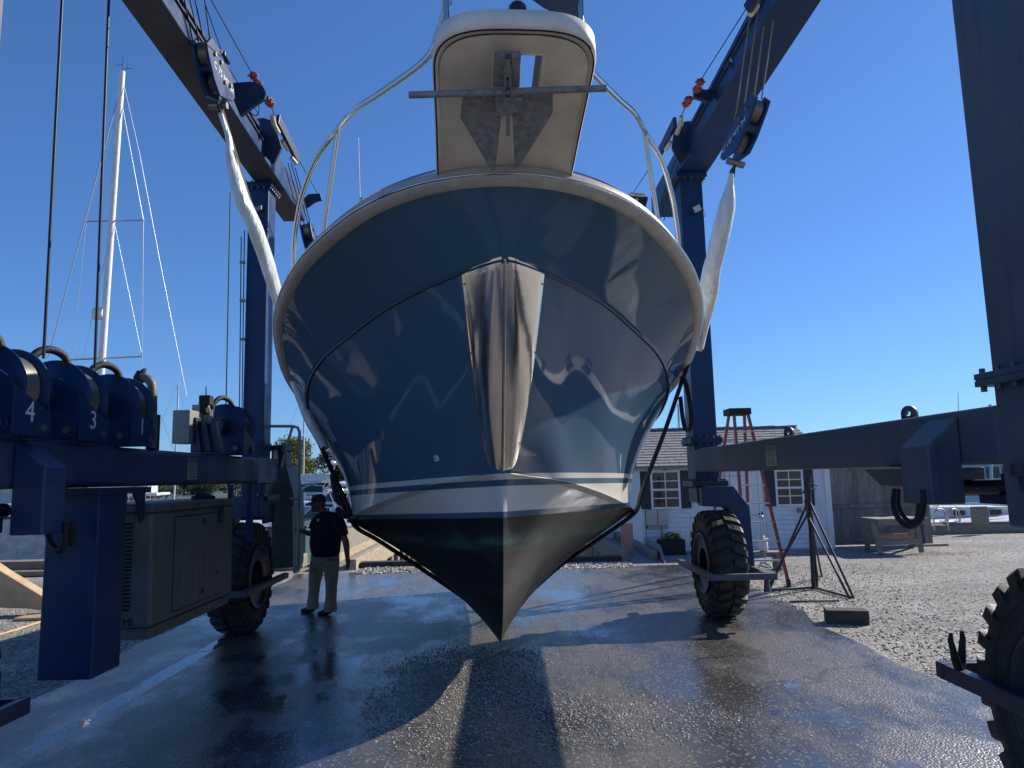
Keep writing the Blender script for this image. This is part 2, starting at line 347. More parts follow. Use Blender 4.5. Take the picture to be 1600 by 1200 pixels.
    l.new(ripple.outputs[0], b2.inputs['Height']); l.new(b1.outputs[0], b2.inputs['Normal']); l.new(b2.outputs[0], b.inputs['Normal'])
    b.inputs['Specular IOR Level'].default_value = 1.0
    return m
m_ground = ground_mat(); m_pave = pave_mat()
# land: one sheet with the harbour edge; a slip cut between the piers
SL, SRX, YS = -3.3, 2.5, 16.5
g = MB()
g.quad((-220, -220, 0), (220, -220, 0), (220, YS, 0), (-220, YS, 0))
g.quad((SRX+.9, YS, 0), (220, YS, 0), (220, 21.5, 0), (SRX+.9, 21.5, 0))
land = g.build('ground', m_ground, recalc=False); tag(land, 'pale grey gravel boatyard ground', None, kind='structure')
# seawall faces
wl = MB(); wl.box((-220, YS-0.02, -2.6), (SRX+.88, YS+0.25, -0.02)); wl.box((SRX+.9, 21.48, -2.6), (220, 21.8, -0.02)); wl.box((SRX+.7, YS+0.25, -2.6), (SRX+.88, 21.8, -0.02))
tag(wl.build('seawall', m_black_wood), 'dark timber bulkhead holding the yard edge above the water', None, kind='structure')
pv = MB()
edge = []
N = 60
for i in range(N+1):
    y = -3+18.4*i/N
    xr = 3.75+0.07*math.sin(y*1.3)+0.05*math.sin(y*3.1+1)+max(0, (y-4))*0.03
    xl = -4.45+0.10*math.sin(y*0.9+2)+0.05*math.sin(y*2.7)
    edge.append([(xl, y, 0.004), (-1.4, y, 0.012), (1.2, y, 0.012), (xr, y, 0.004)])
pv.grid(edge, True)
tag(pv.build('pavement', m_pave, recalc=False), 'wet dark concrete wash down pad', None, kind='structure')
m_water = mat('harbour_water', (0.012, 0.03, 0.04), 0.06, bump=0.5, bscale=2.2, bdist=0.08)
wt = MB(); wt.quad((-1500, YS+0.1, -1.6), (1500, YS+0.1, -1.6), (1500, 2600, -1.6), (-1500, 2600, -1.6))
tag(wt.build('water', m_water, recalc=False), 'blue grey harbour water', None, kind='structure')
m_shore = mat('far_shore_green', (0.05, 0.07, 0.035), 0.9, 0, (0.09, 0.08, 0.045), 0.08, bump=0.5, bscale=0.6)
sh = MB(); rows = [[], []]
for i in range(161):
    x = -800+i*10; h = 3.0+2.2*noise.noise(Vector((x*0.02, 3, 0)))+1.5*noise.noise(Vector((x*0.11, 9, 0)))
    rows[0].append((x, 420, -1)); rows[1].append((x, 432, h+1.5))
rows.append([(p[0], 470, p[2]+1.0) for p in rows[1]]); rows.append([(p[0], 520, -1.5) for p in rows[1]])
sh.grid(rows)
tag(sh.build('far_shore', m_shore, recalc=False), 'low wooded shore on the horizon', None, kind='structure')
# loose stones on the wet pad and the gravel near the camera
def stones():
    mb = MB(); rnd = random.Random(3)
    base = [(0, 0, 1), (1, 0, 0), (0, 1, 0), (-1, 0, 0), (0, -1, 0), (0, 0, -0.4)]
    tri = [(0, 1, 2), (0, 2, 3), (0, 3, 4), (0, 4, 1), (5, 2, 1), (5, 3, 2), (5, 4, 3), (5, 1, 4)]
    def st(x, y, r, z=0.012):
        a = rnd.random()*6.28; ca, sa = math.cos(a), math.sin(a); sx, sy, sz = r*rnd.uniform(.7, 1.4), r*rnd.uniform(.6, 1.1), r*rnd.uniform(.4, .8)
        vs = []
        for (p, q, s_) in base:
            p *= sx*rnd.uniform(.8, 1.2); q *= sy*rnd.uniform(.8, 1.2)
            vs.append((x+p*ca-q*sa, y+p*sa+q*ca, z+s_*sz))
        mb.cur = rnd.choice((0, 0, 1, 2)); mb.add(vs, tri, True)
    n = 0
    while n < 24000:
        x = rnd.uniform(-1.6, 3.7); y = rnd.uniform(3.6, 13.5)
        d = noise.noise(Vector((x*0.8, y*0.8, 0)))+0.5*noise.noise(Vector((x*2.3, y*2.3, 5)))
        band = math.exp(-((x+0.55)/0.7)**2)*math.exp(-((y-6.9)/1.5)**2)*0.8+math.exp(-((x-0.9)/1.1)**2)*math.exp(-((y-5.9)/0.7)**2)*0.55+math.exp(-((x-0.9)/1.3)**2)*math.exp(-((y-8.0)/0.5)**2)*0.3
        if rnd.random() < max(0.045, d*0.30+band-0.05+0.10*(x > 1.6)):
            st(x, y, rnd.uniform(0.0025, 0.0065)*(2.2 if band > .25 and rnd.random() < .6 else 1)); n += 1
    for _ in range(9000):
        if rnd.random() < 0.5: x = 3.9+abs(rnd.gauss(0, 1.6)); y = rnd.uniform(5, 15)
        else: x = -4.5-abs(rnd.gauss(0, 1.6)); y = rnd.uniform(5, 15)
        st(x, y, rnd.uniform(0.008, 0.022), 0.004)
    for _ in range(2600):
        x = rnd.uniform(-3.2, 2.6); y = rnd.uniform(15.1, 16.15); st(x, y, rnd.uniform(0.02, 0.05), 0.01)
    mats = [mat('stone_a', (0.34, 0.31, 0.26), 0.2), mat('stone_b', (0.18, 0.16, 0.14), 0.15), mat('stone_c', (0.52, 0.49, 0.44), 0.2)]
    tag(mb.build('loose_gravel', mats, recalc=False), 'loose pale stones scattered over the wet concrete pad', 'gravel', kind='stuff')
stones()
# ================================================================== the boat (local: x right, y aft from bow, z up from ground)
def hull_mat():
    m = bpy.data.materials.new('hull_paint'); m.use_nodes = True; n = m.node_tree.nodes; l = m.node_tree.links; b = n['Principled BSDF']
    tc = n.new('ShaderNodeTexCoord'); se = n.new('ShaderNodeSeparateXYZ'); l.new(tc.outputs['Object'], se.inputs[0])
    h = n.new('ShaderNodeMath'); h.operation = 'MULTIPLY_ADD'; l.new(se.outputs[1], h.inputs[0]); h.inputs[1].default_value = 0.028; l.new(se.outputs[2], h.inputs[2])
    h2 = n.new('ShaderNodeMath'); h2.operation = 'MULTIPLY_ADD'; l.new(se.outputs[0], h2.inputs[0]); h2.inputs[1].default_value = -0.02; l.new(h.outputs[0], h2.inputs[2])
    z0 = 1.975   # stripe top at the stem
    mr = n.new('ShaderNodeMapRange'); mr.inputs[1].default_value = 1.0; mr.inputs[2].default_value = 2.0; l.new(h2.outputs[0], mr.inputs[0])
    cr = n.new('ShaderNodeValToRGB'); cr.color_ramp.interpolation = 'CONSTANT'
    blue = (0.066, 0.122, 0.178, 1); wh = (0.66, 0.62, 0.55, 1); anti = (0.010, 0.011, 0.013, 1)
    zs = [(0, anti), (z0-0.35-1, blue), (z0-0.305-1, wh), (z0-0.10-1, blue), (z0-0.052-1, wh), (z0-0.005-1, blue)]
    e = cr.color_ramp.elements; e[0].position = 0; e[0].color = anti; e[1].position = zs[1][0]; e[1].color = blue
    for p, c in zs[2:]:
        q = cr.color_ramp.elements.new(p); q.color = c
    l.new(mr.outputs[0], cr.inputs[0])
    # antifouling wear: teal scuffed band and grey dusting where the paint is rubbed
    no = n.new('ShaderNodeTexNoise'); no.inputs['Scale'].default_value = 2.5; no.inputs['Detail'].default_value = 9; no.inputs['Roughness'].default_value = 0.7
    mp = n.new('ShaderNodeMapping'); mp.inputs['Scale'].default_value = (1, 1, 3.5); l.new(tc.outputs['Object'], mp.inputs[0]); l.new(mp.outputs[0], no.inputs['Vector'])
    def rng(src, a, b_, c, d):
        r = n.new('ShaderNodeMapRange'); r.inputs[1].default_value = a; r.inputs[2].default_value = b_; r.inputs[3].default_value = c; r.inputs[4].default_value = d
        l.new(src, r.inputs[0]); return r.outputs[0]
    def mul(a, b_):
        x = n.new('ShaderNodeMath'); x.operation = 'MULTIPLY'
        for i, q in enumerate((a, b_)):
            if isinstance(q, float): x.inputs[i].default_value = q
            else: l.new(q, x.inputs[i])
        return x.outputs[0]
    zc = z0-0.55
    band = mul(mul(rng(h2.outputs[0], zc-0.09, zc-0.02, 0, 1), rng(h2.outputs[0], zc+0.0, zc+0.10, 1, 0)), rng(no.outputs[0], 0.38, 0.6, 0.1, 0.8))
    bottom = rng(h2.outputs[0], z0-0.352, z0-0.348, 1, 0)
    scuff = mul(mul(rng(no.outputs[0], 0.45, 0.62, 0, 0.55), bottom), 1.0)
    mx = n.new('ShaderNodeMix'); mx.data_type = 'RGBA'; l.new(scuff, mx.inputs[0]); l.new(cr.outputs[0], mx.inputs[6]); mx.inputs[7].default_value = (0.035, 0.034, 0.033, 1)
    mx2 = n.new('ShaderNodeMix'); mx2.data_type = 'RGBA'; l.new(band, mx2.inputs[0]); l.new(mx.outputs[2], mx2.inputs[6]); mx2.inputs[7].default_value = (0.07, 0.14, 0.12, 1)
    l.new(mx2.outputs[2], b.inputs['Base Color'])
    l.new(rng(bottom, 0, 1, 0.05, 0.5), b.inputs['Roughness'])
    b.inputs['Coat Weight'].default_value = 0.0; b.inputs['Specular IOR Level'].default_value = 0.24; b.inputs['Coat Roughness'].default_value = 0.03
    # very slight fairing waves so reflections run uneven
    n3 = n.new('ShaderNodeTexNoise'); n3.inputs['Scale'].default_value = 1.7; n3.inputs['Detail'].default_value = 1.5; l.new(tc.outputs['Object'], n3.inputs['Vector'])
    bp = n.new('ShaderNodeBump'); bp.inputs['Strength'].default_value = 0.05; bp.inputs['Distance'].default_value = 0.05; l.new(n3.outputs[0], bp.inputs['Height'])
    l.new(bp.outputs[0], b.inputs['Normal']); l.new(bp.outputs[0], b.inputs['Coat Normal'])
    return m
m_hull = hull_mat()
BY = 4.6; BROT = 0.060
boat = root('motor_yacht', (0.03, BY, 0), 'big dark teal blue motor yacht hanging bow first in the hoist slings', 'boat', rz=BROT)
BW = WORLD[boat.name]
T_sheer = [(0, 0, 3.87), (.1, .43, 3.87), (.4, .87, 3.85), (1.0, 1.37, 3.77), (1.6, 1.73, 3.68), (2.2, 2.0, 3.53), (2.7, 2.15, 3.41), (3.7, 2.29, 3.10), (4.6, 2.32, 2.92), (6.2, 2.28, 2.74), (8.2, 2.08, 2.68)]
T_kn = [(.27, 0, 3.44), (.5, .32, 3.42), (1.3, .95, 3.35), (1.9, 1.34, 3.25), (2.5, 1.71, 3.13), (3.1, 1.97, 2.97), (3.6, 2.09, 2.80), (4.4, 2.14, 2.6), (6.2, 2.12, 2.42), (8.2, 1.96, 2.36)]
T_mid = [(.72, 0, 2.65), (1.3, .52, 2.62), (2.1, 1.10, 2.50), (2.8, 1.45, 2.34), (3.4, 1.66, 2.18), (4.4, 1.80, 2.0), (6.2, 1.82, 1.85), (8.2, 1.68, 1.8)]
T_ch = [(1.15, 0, 1.965), (1.33, .20, 1.93), (1.65, .56, 1.87), (2.05, .85, 1.79), (2.5, 1.14, 1.69), (3.2, 1.48, 1.54), (4.2, 1.58, 1.42), (5.4, 1.58, 1.36), (8.2, 1.42, 1.30)]
T_keel = [(1.15, 0, 1.96), (1.24, 0, 1.5), (1.38, 0, 1.1), (1.6, 0, .75), (1.9, 0, .52), (2.3, 0, .40), (3.4, 0, .33), (8.2, 0, .34)]
def tabs(t):  # parametrise by u = sqrt(dy/L) so the blunt bow stays round
    y0, y1 = t[0][0], t[-1][0]
    return [(math.sqrt((r[0]-y0)/(y1-y0)), r[1], r[2]) for r in t], y0, y1
NU = 96
def rail(t, side, off=0.0):
    tt, y0, y1 = tabs(t); out = []
    for i in range(NU+1):
        u = i/NU; h, z = interp(tt, u); out.append(Vector((side*(max(h, 0)+off*(u > 0)), y0+(y1-y0)*u*u, z)))
    return out
def keelrail():
    y0, y1 = 1.15, 8.2; out = []
    kt = [(r[0], r[2]) for r in T_keel]
    for i in range(NU+1):
        u = i/NU; y = y0+(y1-y0)*u*u; out.append(Vector((0, y, interp([(a, b) for a, b in kt], y)[0])))
    return out
def quadr(a, b, c, t):   # through a (0), b (.5), c (1)
    return a*(2*(t-.5)*(t-1))+b*(-4*t*(t-1))+c*(2*t*(t-.5))
SURF = {}
def hull_rows(side):
    S, K, Mi, Cc, Ke = rail(T_sheer, side), rail(T_kn, side), rail(T_mid, side), rail(T_ch, side), keelrail()
    out = []
    top = []
    for k in range(7):
        t = k/6; row = []
        for i in range(NU+1):
            mid = (S[i]+K[i])/2; mid = mid+Vector((-side*0.035*min(1, i/10), 0, 0)); row.append(quadr(S[i], mid, K[i], t))
        top.append(row)
    out.append(top)
    K2 = [K[i]+Vector((-side*0.034*min(1, i/8), 0.02 if i == 0 else 0, -0.022)) for i in range(NU+1)]
    out.append([K, K2])
    lo = []
    for k in range(15):
        t = k/14; lo.append([quadr(K2[i], Mi[i], Cc[i], t) for i in range(NU+1)])
    out.append(lo)
    C2 = [Cc[i]+Vector((side*0.05*min(1, i/12), 0, -0.02)) for i in range(NU+1)]
    C3 = [Cc[i]+Vector((-side*0.03*min(1, i/12), 0, -0.045)) for i in range(NU+1)]
    C3[0] = Cc[0]+Vector((0, 0.01, -0.04)); C2[0] = Cc[0]+Vector((0, 0, -0.01))
    out.append([Cc, C2]); out.append([C2, C3])
    bt = []
    for k in range(13):
        t = k/12
        bt.append([C3[i].lerp(Ke[i], t)+Vector((-side*0.02*math.sin(math.pi*t)*min(1, max(0, i-6)/30), 0, 0.055*math.sin(math.pi*t)**1.2*min(1, max(0, i-8)/34))) for i in range(NU+1)])
    out.append(bt)
    SURF[side] = lo
    return out, S, Ke, C3
hb = MB()
for side in (-1, 1):
    rs, S, Ke, C3 = hull_rows(side)
    for r in rs: hb.grid(r if side < 0 else [list(x) for x in r], True)
    # transom half
    last = [S[-1]]+[r[-1] for r in rs[2]]+[C3[-1], Ke[-1]]
    hb.add(last+[Vector((0, 8.2, S[-1].z))], [tuple(range(len(last)+1))])
hull = hb.build('hull', m_hull, boat, local=True, recalc=False)
for side in (-1, 1):
    kb_ = MB(); kb_.tube([v+Vector((side*.012, 0, -.004)) for v in SURF[side][0][1:]], .009, 6); kb_.build('knuckle_shade_line', mat('knuckle_line', (.02, .05, .075), .25) if side < 0 else bpy.data.materials['knuckle_line'], boat, local=True)  # dark strip added as the shade line under the knuckle step
# seal edge along stem so the sharp line stays closed
SL_, SR_ = rail(T_sheer, -1), rail(T_sheer, 1)
full = list(reversed(SL_))+SR_[1:]
def sweep(path, prof, name, m, par, bevel=0):   # prof: (out, up)
    rows = []
    n = len(path)
    for (o_, u_) in prof+[prof[0]]:
        row = []
        for i, p in enumerate(path):
            d = path[min(i+1, n-1)]-path[max(i-1, 0)]; d.z = 0; d.normalize()
            nr = Vector((-d.y, d.x, 0)) if False else Vector((d.y, -d.x, 0))
            row.append(p+nr*o_+Vector((0, 0, u_)))
        rows.append(row)
    mb = MB(); mb.grid(rows, True)
    o = mb.build(name, m, par, local=True, recalc=True); 
    return o
# path runs port stern -> bow -> starboard stern; outward normal = (d.y,-d.x)
prof = [(-.03, -.02), (.012, -.02), (.035, 0.0), (.062, .012), (.068, .035), (.052, .055), (.04, .075), (.036, .105), (.0, .12), (-.06, .12), (-.06, -.02)]
sweep(full, prof, 'rub_rail', m_rail, boat)
sweep(full, [(.028, .028), (.071, .028), (.078, .036), (.071, .044), (.028, .044)], 'rail_strip', m_steel, boat)
sweep(full, [(-.045, .12), (-.02, .12), (-.02, .155), (-.045, .155)], 'toe_rail', m_steel, boat)
db = MB(); rows = []
for i in range(NU+1):
    a, b = SL_[i], SR_[i]; rows.append([a.lerp(b, t)+Vector((0, 0, .115+0.05*math.sin(math.pi*t))) for t in [k/8 for k in range(9)]])
db.grid(rows); db.build('deck', m_gelw, boat, local=True, recalc=False)
# polished stem plate: follows the hull panel either side of the stem
pl = MB()
for side in (-1, 1):
    lo = SURF[side]; rows = []
    for k in range(0, 57):
        t = k/56*14; i0 = min(int(t), 13); fr = t-i0
        line = [lo[i0][j].lerp(lo[i0+1][j], fr) for j in range(NU+1)]
        s = k/56
        wdt = 0.41*(1-s)+0.125*s
        if s > 0.84: wdt = max(0.0, 0.17*math.sqrt(max(0, 1-((s-0.84)/0.16)**2)))
        row = []; acc = 0; j = 0; dens = 9
        for q in range(dens+1):
            tgt = wdt*q/dens
            # walk along the line by arc length
            acc = 0; j = 0
            while j < NU and acc+(line[j+1]-line[j]).length < tgt: acc += (line[j+1]-line[j]).length; j += 1
            sg = (line[j+1]-line[j]); p = line[j]+sg*((tgt-acc)/max(sg.length, 1e-6))
            nr = Vector((side*0.9, -0.45, -0.25)).normalized()
            p = p+nr*(0.009 if q < dens else 0.002)+Vector((0, -0.006, 0))
            if q == 0: p.x = side*0.0; p.y -= 0.006
            if k == 0: p.z += 0.03*(1-q/dens)
            row.append(p)
        rows.append(row)
    pl.grid(rows, True)
stemplate = pl.build('bow_plate', m_plate, boat, local=True, recalc=False)
sb = MB(); lo = SURF[1]
for (k, q) in ((0.02, .37), (.33, .29), (.55, .24), (.80, .145), (0.02, -.37), (.33, -.29), (.55, -.23), (.80, -.145)):
    side = 1 if q > 0 else -1; t = (0.03+k)*14; i0 = min(int(t), 13); fr = t-i0; lo = SURF[side]
    line = [lo[i0][j].lerp(lo[i0+1][j], fr) for j in range(NU+1)]; acc = 0; j = 0
    while acc+(line[j+1]-line[j]).length < abs(q): acc += (line[j+1]-line[j]).length; j += 1
    p = line[j]+(line[j+1]-line[j]).normalized()*(abs(q)-acc); nr = Vector((side*0.9, -0.45, -0.25)).normalized()
    sb.cyl(p, p+nr*0.016, 0.008, 8)
sb.build('plate_screws', m_bolt, stemplate, local=True)
# centreline stem guard bead under the plate and along the bare stem
stem = [Vector((0, r[0]-0.004, r[2])) for r in (T_kn[0], T_mid[0], T_ch[0])]
st = MB(); pts = []
for k in range(13): pts.append(quadr(SURF[1][0][0], SURF[1][7][0], SURF[1][14][0], k/12)+Vector((0, -0.018, 0)))
st.tube(pts, 0.014, 8); st.build('stem_bead', m_steel, stemplate, local=True)
# through-hull fittings on the port (image left) side
def surf_at(side, row, y):
    line = SURF[side][row]
    for j in range(NU):
        if line[j].y <= y <= line[j+1].y:
            return line[j].lerp(line[j+1], (y-line[j].y)/(line[j+1].y-line[j].y)), (line[j+1]-line[j]).normalized()
def fit(px, py, Y, rr):
    c = BW.inverted() @ P(px, py, Y)
    # nearest surface point along the view ray
    best = None
    for row in SURF[-1]:
        for q in row:
            w_ = BW @ q; v = w_-C0; k = v.dot(FWD); x = 800+F*v.dot(RT)/k; y = 600-F*v.dot(UP)/k
            d = (x-px)**2+(y-py)**2
            if best is None or d < best[0]: best = (d, q)
    return best[1]
for (px, py) in ((684, 722), (686, 783)):
    p = fit(px, py, 6.5, .03) if py < 740 else None
    if p is None:
        t_ = BW.inverted() @ P(px, py, 6.35); p = t_
    nr = Vector((-0.85, -0.5, -0.15)).normalized()
    f_ = MB(); f_.cyl(p-nr*0.02, p+nr*0.016, 0.027, 18); f_.lathe([(0.012, .016), (.027, .012), (.03, .0)], p, nr, 18)
    o = f_.build('drain_fitting', m_gelw, boat, local=True); hh = MB(); hh.cyl(p+nr*0.008, p+nr*0.0185, 0.009, 10); hh.build('drain_hole', m_greyd, o, local=True)
# cabin and wheelhouse (behind the bow)
cb = MB()
def loft_cabin(mb, secs):
    rows = []
    for (y, hw, z0, z1, inset) in secs:
        rows.append([Vector((-hw, y, z0)), Vector((-hw+inset, y, z1-0.06)), Vector((-hw+inset+0.08, y, z1)), Vector((0, y, z1+0.05)), Vector((hw-inset-0.08, y, z1)), Vector((hw-inset, y, z1-0.06)), Vector((hw, y, z0))])
    mb.grid(rows, False); mb.add(rows[0], [tuple(range(7))]); mb.add(rows[-1], [tuple(range(7))])
loft_cabin(cb, [(2.6, .7, 3.5, 3.72, .1), (3.4, 1.2, 3.2, 3.95, .15), (5.0, 1.6, 2.95, 4.0, .15), (7.4, 1.6, 2.75, 3.95, .15)])
cb.build('cabin_trunk', m_gelw, boat, local=True, bevel=0.02)
wh = MB(); loft_cabin(wh, [(5.3, 1.35, 3.9, 4.0, .1), (6.0, 1.3, 3.9, 4.75, .2), (7.2, 1.3, 3.8, 4.8, .2), (7.5, 1.3, 2.9, 4.8, .2)])
wo_ = wh.build('wheelhouse', m_gelw, boat, local=True, bevel=0.02)
ww = MB()
for sx in (-1, 1): ww.prism([(sx*1.262, 6.3, 4.1), (sx*1.262, 7.0, 4.1), (sx*1.135, 7.0, 4.6), (sx*1.135, 6.3, 4.6)], (sx*0.03, 0, 0))
ww.build('side_window', m_glass, wo_, local=True)
# bow pulpit: moulded platform
def pulpit():
    out = []; hw = 0.445; y0 = -1.18
    for k in range(25):
        a = math.pi*k/24; cx = -math.cos(a); sy = math.sin(a)
        ex = 0.62
        x = hw*(abs(cx)**ex)*(1 if cx > 0 else -1); y = y0+0.36*(1-(sy**ex))
        out.append((x, y))
    return [(-hw*1.04, 0.22)]+[(-hw*1.01, -0.4)]+out+[(hw*1.01, -0.4)]+[(hw*1.04, 0.22)]
pol = pulpit(); zf = lambda y: 3.955-0.19*(y-0.1)      # underside height
pm_ = MB(); n = len(pol)
def ring(ins, dz):
    o = []
    for i, (x, y) in enumerate(pol):
        cx, cy = 0.0, -0.35
        k = 1-ins/0.45; o.append(Vector((x*k, cy+(y-cy)*k if y < 0.1 else y, zf(y)+dz)))
    return o
rings = [ring(-0.012, 0.10), ring(0.0, 0.112), ring(0.06, 0.118)]
A = [ring(0.06, .118), ring(0.01, .118), ring(-.005, .10), ring(-.008, .02), ring(0.0, 0.0), ring(0.008, -.002), ring(0.014, 0.004), ring(0.020, .008), ring(0.030, 0.010)]
pm_.grid(A, True)
# top skin
top = A[0]; c = [Vector((v.x, v.y, v.z)) for v in top]
pm_.add(c, [tuple(range(n))])
# underside panel with a rectangular roller well: grid with a hole
inner = A[-1]
hx0, hx1, hy0, hy1 = -0.115, 0.155, -1.0, -0.52
def uz(y): return zf(y)+0.010
xs = lambda y: None
def half_at(y):
    best = 0
    for v in inner:
        pass
    # interpolate outline of inner ring on +x side
    rp = [v for v in inner if v.x >= 0]; rp.sort(key=lambda v: v.y)
    if y <= rp[0].y: return 0.02
    for a, b in zip(rp, rp[1:]):
        if a.y <= y <= b.y: return a.x+(b.x-a.x)*(y-a.y)/max(1e-6, b.y-a.y)
    return rp[-1].x
ys = sorted(set([round(v.y, 5) for v in inner]+[hy0, hy1]))
for ya, yb in zip(ys, ys[1:]):
    ha, hb_ = half_at(ya), half_at(yb)
    inhole = ya >= hy0-1e-4 and yb <= hy1+1e-4
    def q(xa0, xb0, xa1, xb1): pm_.quad((xa0, ya, uz(ya)), (xa1, ya, uz(ya)), (xb1, yb, uz(yb)), (xb0, yb, uz(yb)))
    if inhole: q(-ha, -hb_, hx0, hx0); q(hx1, hx1, ha, hb_)
    else: q(-ha, -hb_, hx0, hx0); q(hx0, hx0, hx1, hx1); q(hx1, hx1, ha, hb_)
# well walls
for (a, b) in (((hx0, hy0), (hx1, hy0)), ((hx1, hy0), (hx1, hy1)), ((hx1, hy1), (hx0, hy1)), ((hx0, hy1), (hx0, hy0))):
    pm_.quad((a[0], a[1], uz(a[1])), (b[0], b[1], uz(b[1])), (b[0], b[1], zf(b[1])+.1181), (a[0], a[1], zf(a[1])+.1181))
pul = pm_.build('bow_pulpit', m_gel, boat, local=True, recalc=False)
# the top skin is closed everywhere except over the roller slot: cut it
bm = bmesh.new(); bm.from_mesh(pul.data)
big = max(bm.faces, key=lambda f: len(f.verts))
bmesh.ops.delete(bm, geom=[big], context='FACES_ONLY'); bm.to_mesh(pul.data); bm.free()
tp = MB()
slot = (0.045, 0.125, -0.97, -0.60)
def q2(x0, x1, y0, y1): tp.box((x0, y0, 0), (x1, y1, 0.004))
rp = [v for v in A[0] if v.x >= 0]; rp.sort(key=lambda v: v.y)
def half_top(y):
    if y <= rp[0].y: return 0.02
    for a, b in zip(rp, rp[1:]):
        if a.y <= y <= b.y: return a.x+(b.x-a.x)*(y-a.y)/max(1e-6, b.y-a.y)
    return rp[-1].x
ys = sorted(set([round(v.y, 5) for v in rp]+[slot[2], slot[3]]))
for ya, yb in zip(ys, ys[1:]):
    segs = [(-half_top(ya), -half_top(yb), slot[0], slot[0]), (slot[0], slot[0], slot[1], slot[1]), (slot[1], slot[1], half_top(ya), half_top(yb))]
    for k, (a0, b0, a1, b1) in enumerate(segs):
        if k == 1 and ya >= slot[2]-1e-4 and yb <= slot[3]+1e-4: continue
        za, zb = zf(ya)+.1182, zf(yb)+.1182
        tp.quad((a0, ya, za), (a1, ya, za), (b1, yb, zb), (b0, yb, zb))
tp.build('pulpit_top', m_gelw, pul, local=True, recalc=False)
# black dirt bead round the lower lip
bd = MB(); bd.tube([v+Vector((0, 0, -0.002)) for v in ring(0.004, 0.0)], 0.0055, 6); bd.build('lip_seal', m_blackrub, pul, local=True)
fr = MB(); fr.tube([Vector((a, b, uz(b)-0.002)) for a, b in ((hx0, hy0), (hx1, hy0), (hx1, hy1), (hx0, hy1))], 0.008, 6, closed=True); fr.build('well_trim', m_gel, pul, local=True)
nb = MB()
for (px, py) in ((848, 219), (827, 241), (844, 241)):
    Yg = 4.6-0.55+ (0.17 if py > 230 else 0.0)
    p = BW.inverted() @ P(px, py, Yg); p.z = uz(p.y); nb.cyl(p+Vector((0, 0, 0.01)), p+Vector((0, 0, -0.012)), 0.016, 6); nb.cyl(p, p+Vector((0, 0, -0.02)), 0.008, 8)
nb.build('pulpit_bolts', m_bolt, pul, local=True)
# bow light
lt = MB(); lt.lathe([(0.052, 0), (0.052, .03), (.047, .06), (.03, .08), (0.0005, .088)], (0.01, -1.08, zf(-1.08)+.150), (0, 0, 1), 20)
nl = lt.build('bow_light', mat('bow_light_lens', (0.02, 0.008, 0.01), 0.1, coat=0.5), boat, local=True)
# stainless rails
rr = MB(); rail_l = [(.36, -.95, 4.50), (.42, -.6, 4.54), (.53, -.2, 4.61), (.91, .55, 4.80), (1.16, 1.0, 4.91), (1.385, 1.5, 4.99), (1.60, 1.87, 4.97), (1.74, 2.12, 4.90), (1.89, 2.42, 4.76), (1.97, 2.6, 4.63), (2.03, 2.74, 4.45), (2.06, 2.83, 4.22), (2.06, 2.86, 3.95), (2.06, 2.87, 3.5)]
def smooth_path(p, k=5):
    tt = [(i, *q) for i, q in enumerate(p)]; out = []
    for i in range((len(p)-1)*k+1):
        out.append(Vector(interp2(tt, i/k)))
    return out
def interp2(tab, u):
    n = len(tab); i = min(int(u), n-2); t = u-i; out = []
    for k in range(1, len(tab[0])):
        p0 = tab[max(i-1, 0)][k]; p1 = tab[i][k]; p2 = tab[i+1][k]; p3 = tab[min(i+2, n-1)][k]
        out.append(0.5*((2*p1)+(-p0+p2)*t+(2*p0-5*p1+4*p2-p3)*t*t+(-p0+3*p1-3*p2+p3)*t**3))
    return out
for sx in (-1, 1):
    a = MB(); a.tube(smooth_path([(sx*x, y, z) for x, y, z in rail_l], 8), 0.026, 12); h = a.build('bow_rail', m_steel, boat, local=True)
    b = MB()
    b.tube([(sx*1.385, 1.52, 4.98), (sx*1.62, 1.85, 3.7)], 0.022, 12)
    b.tube([(sx*1.80, 2.5, 4.8), (sx*1.90, 2.85, 3.6)], 0.0, 3) if False else None
    b.tube([(sx*.37, -.95, 5.3), (sx*.37, -.95, 4.2)], 0.02, 10)
    b.cyl((sx*1.62, 1.85, 3.68), (sx*1.62, 1.85, 3.72), 0.04, 14)
    b.build('stanchion', m_steel, h, local=True)
# folded canvas hanging on the front of the starboard rail
cv = MB(); rows = []
low = [(822, -8), (838, 4), (852, 13), (868, 20), (884, 26), (897, 33), (906, 39), (905, 20), (903, -5)]
for i in range(9):
    t = i/8; row = []
    for j, (px, py) in enumerate(low):
        q = BW.inverted() @ P(px, py-(70+8*j)*t, 3.66+0.015*math.sin(j*2.1+t*4)); row.append(q)
    rows.append(row)
cv.grid(rows); o = cv.build('canvas_cover', m_clothg, boat, local=True, recalc=False); sd = o.modifiers.new('t', 'SOLIDIFY'); sd.thickness = 0.006
# antenna whip and small deck hatch, cleats along the rail
a = MB(); q0 = BW.inverted() @ P(567, 330, 9.2); q1 = BW.inverted() @ P(560, 215, 9.2); a.cyl(q0-Vector((0, 0, 1.2)), q1, 0.011, 8, 0.005); a.build('whip_antenna', m_gelw, boat, local=True)
for sx in (-1, 1):
    c = MB(); 
    for (x, y, z) in ((1.05, .75, 3.98), (1.72, 1.85, 3.80)):
        c.cyl((sx*x, y-.12, z+.03), (sx*x, y+.12, z+.03), 0.014, 8); c.cyl((sx*x, y-.05, z-.05), (sx*x, y-.05, z+.03), .012, 8); c.cyl((sx*x, y+.05, z-.05), (sx*x, y+.05, z+.03), .012, 8)
    c.build('cleat', m_steel, boat, local=True)
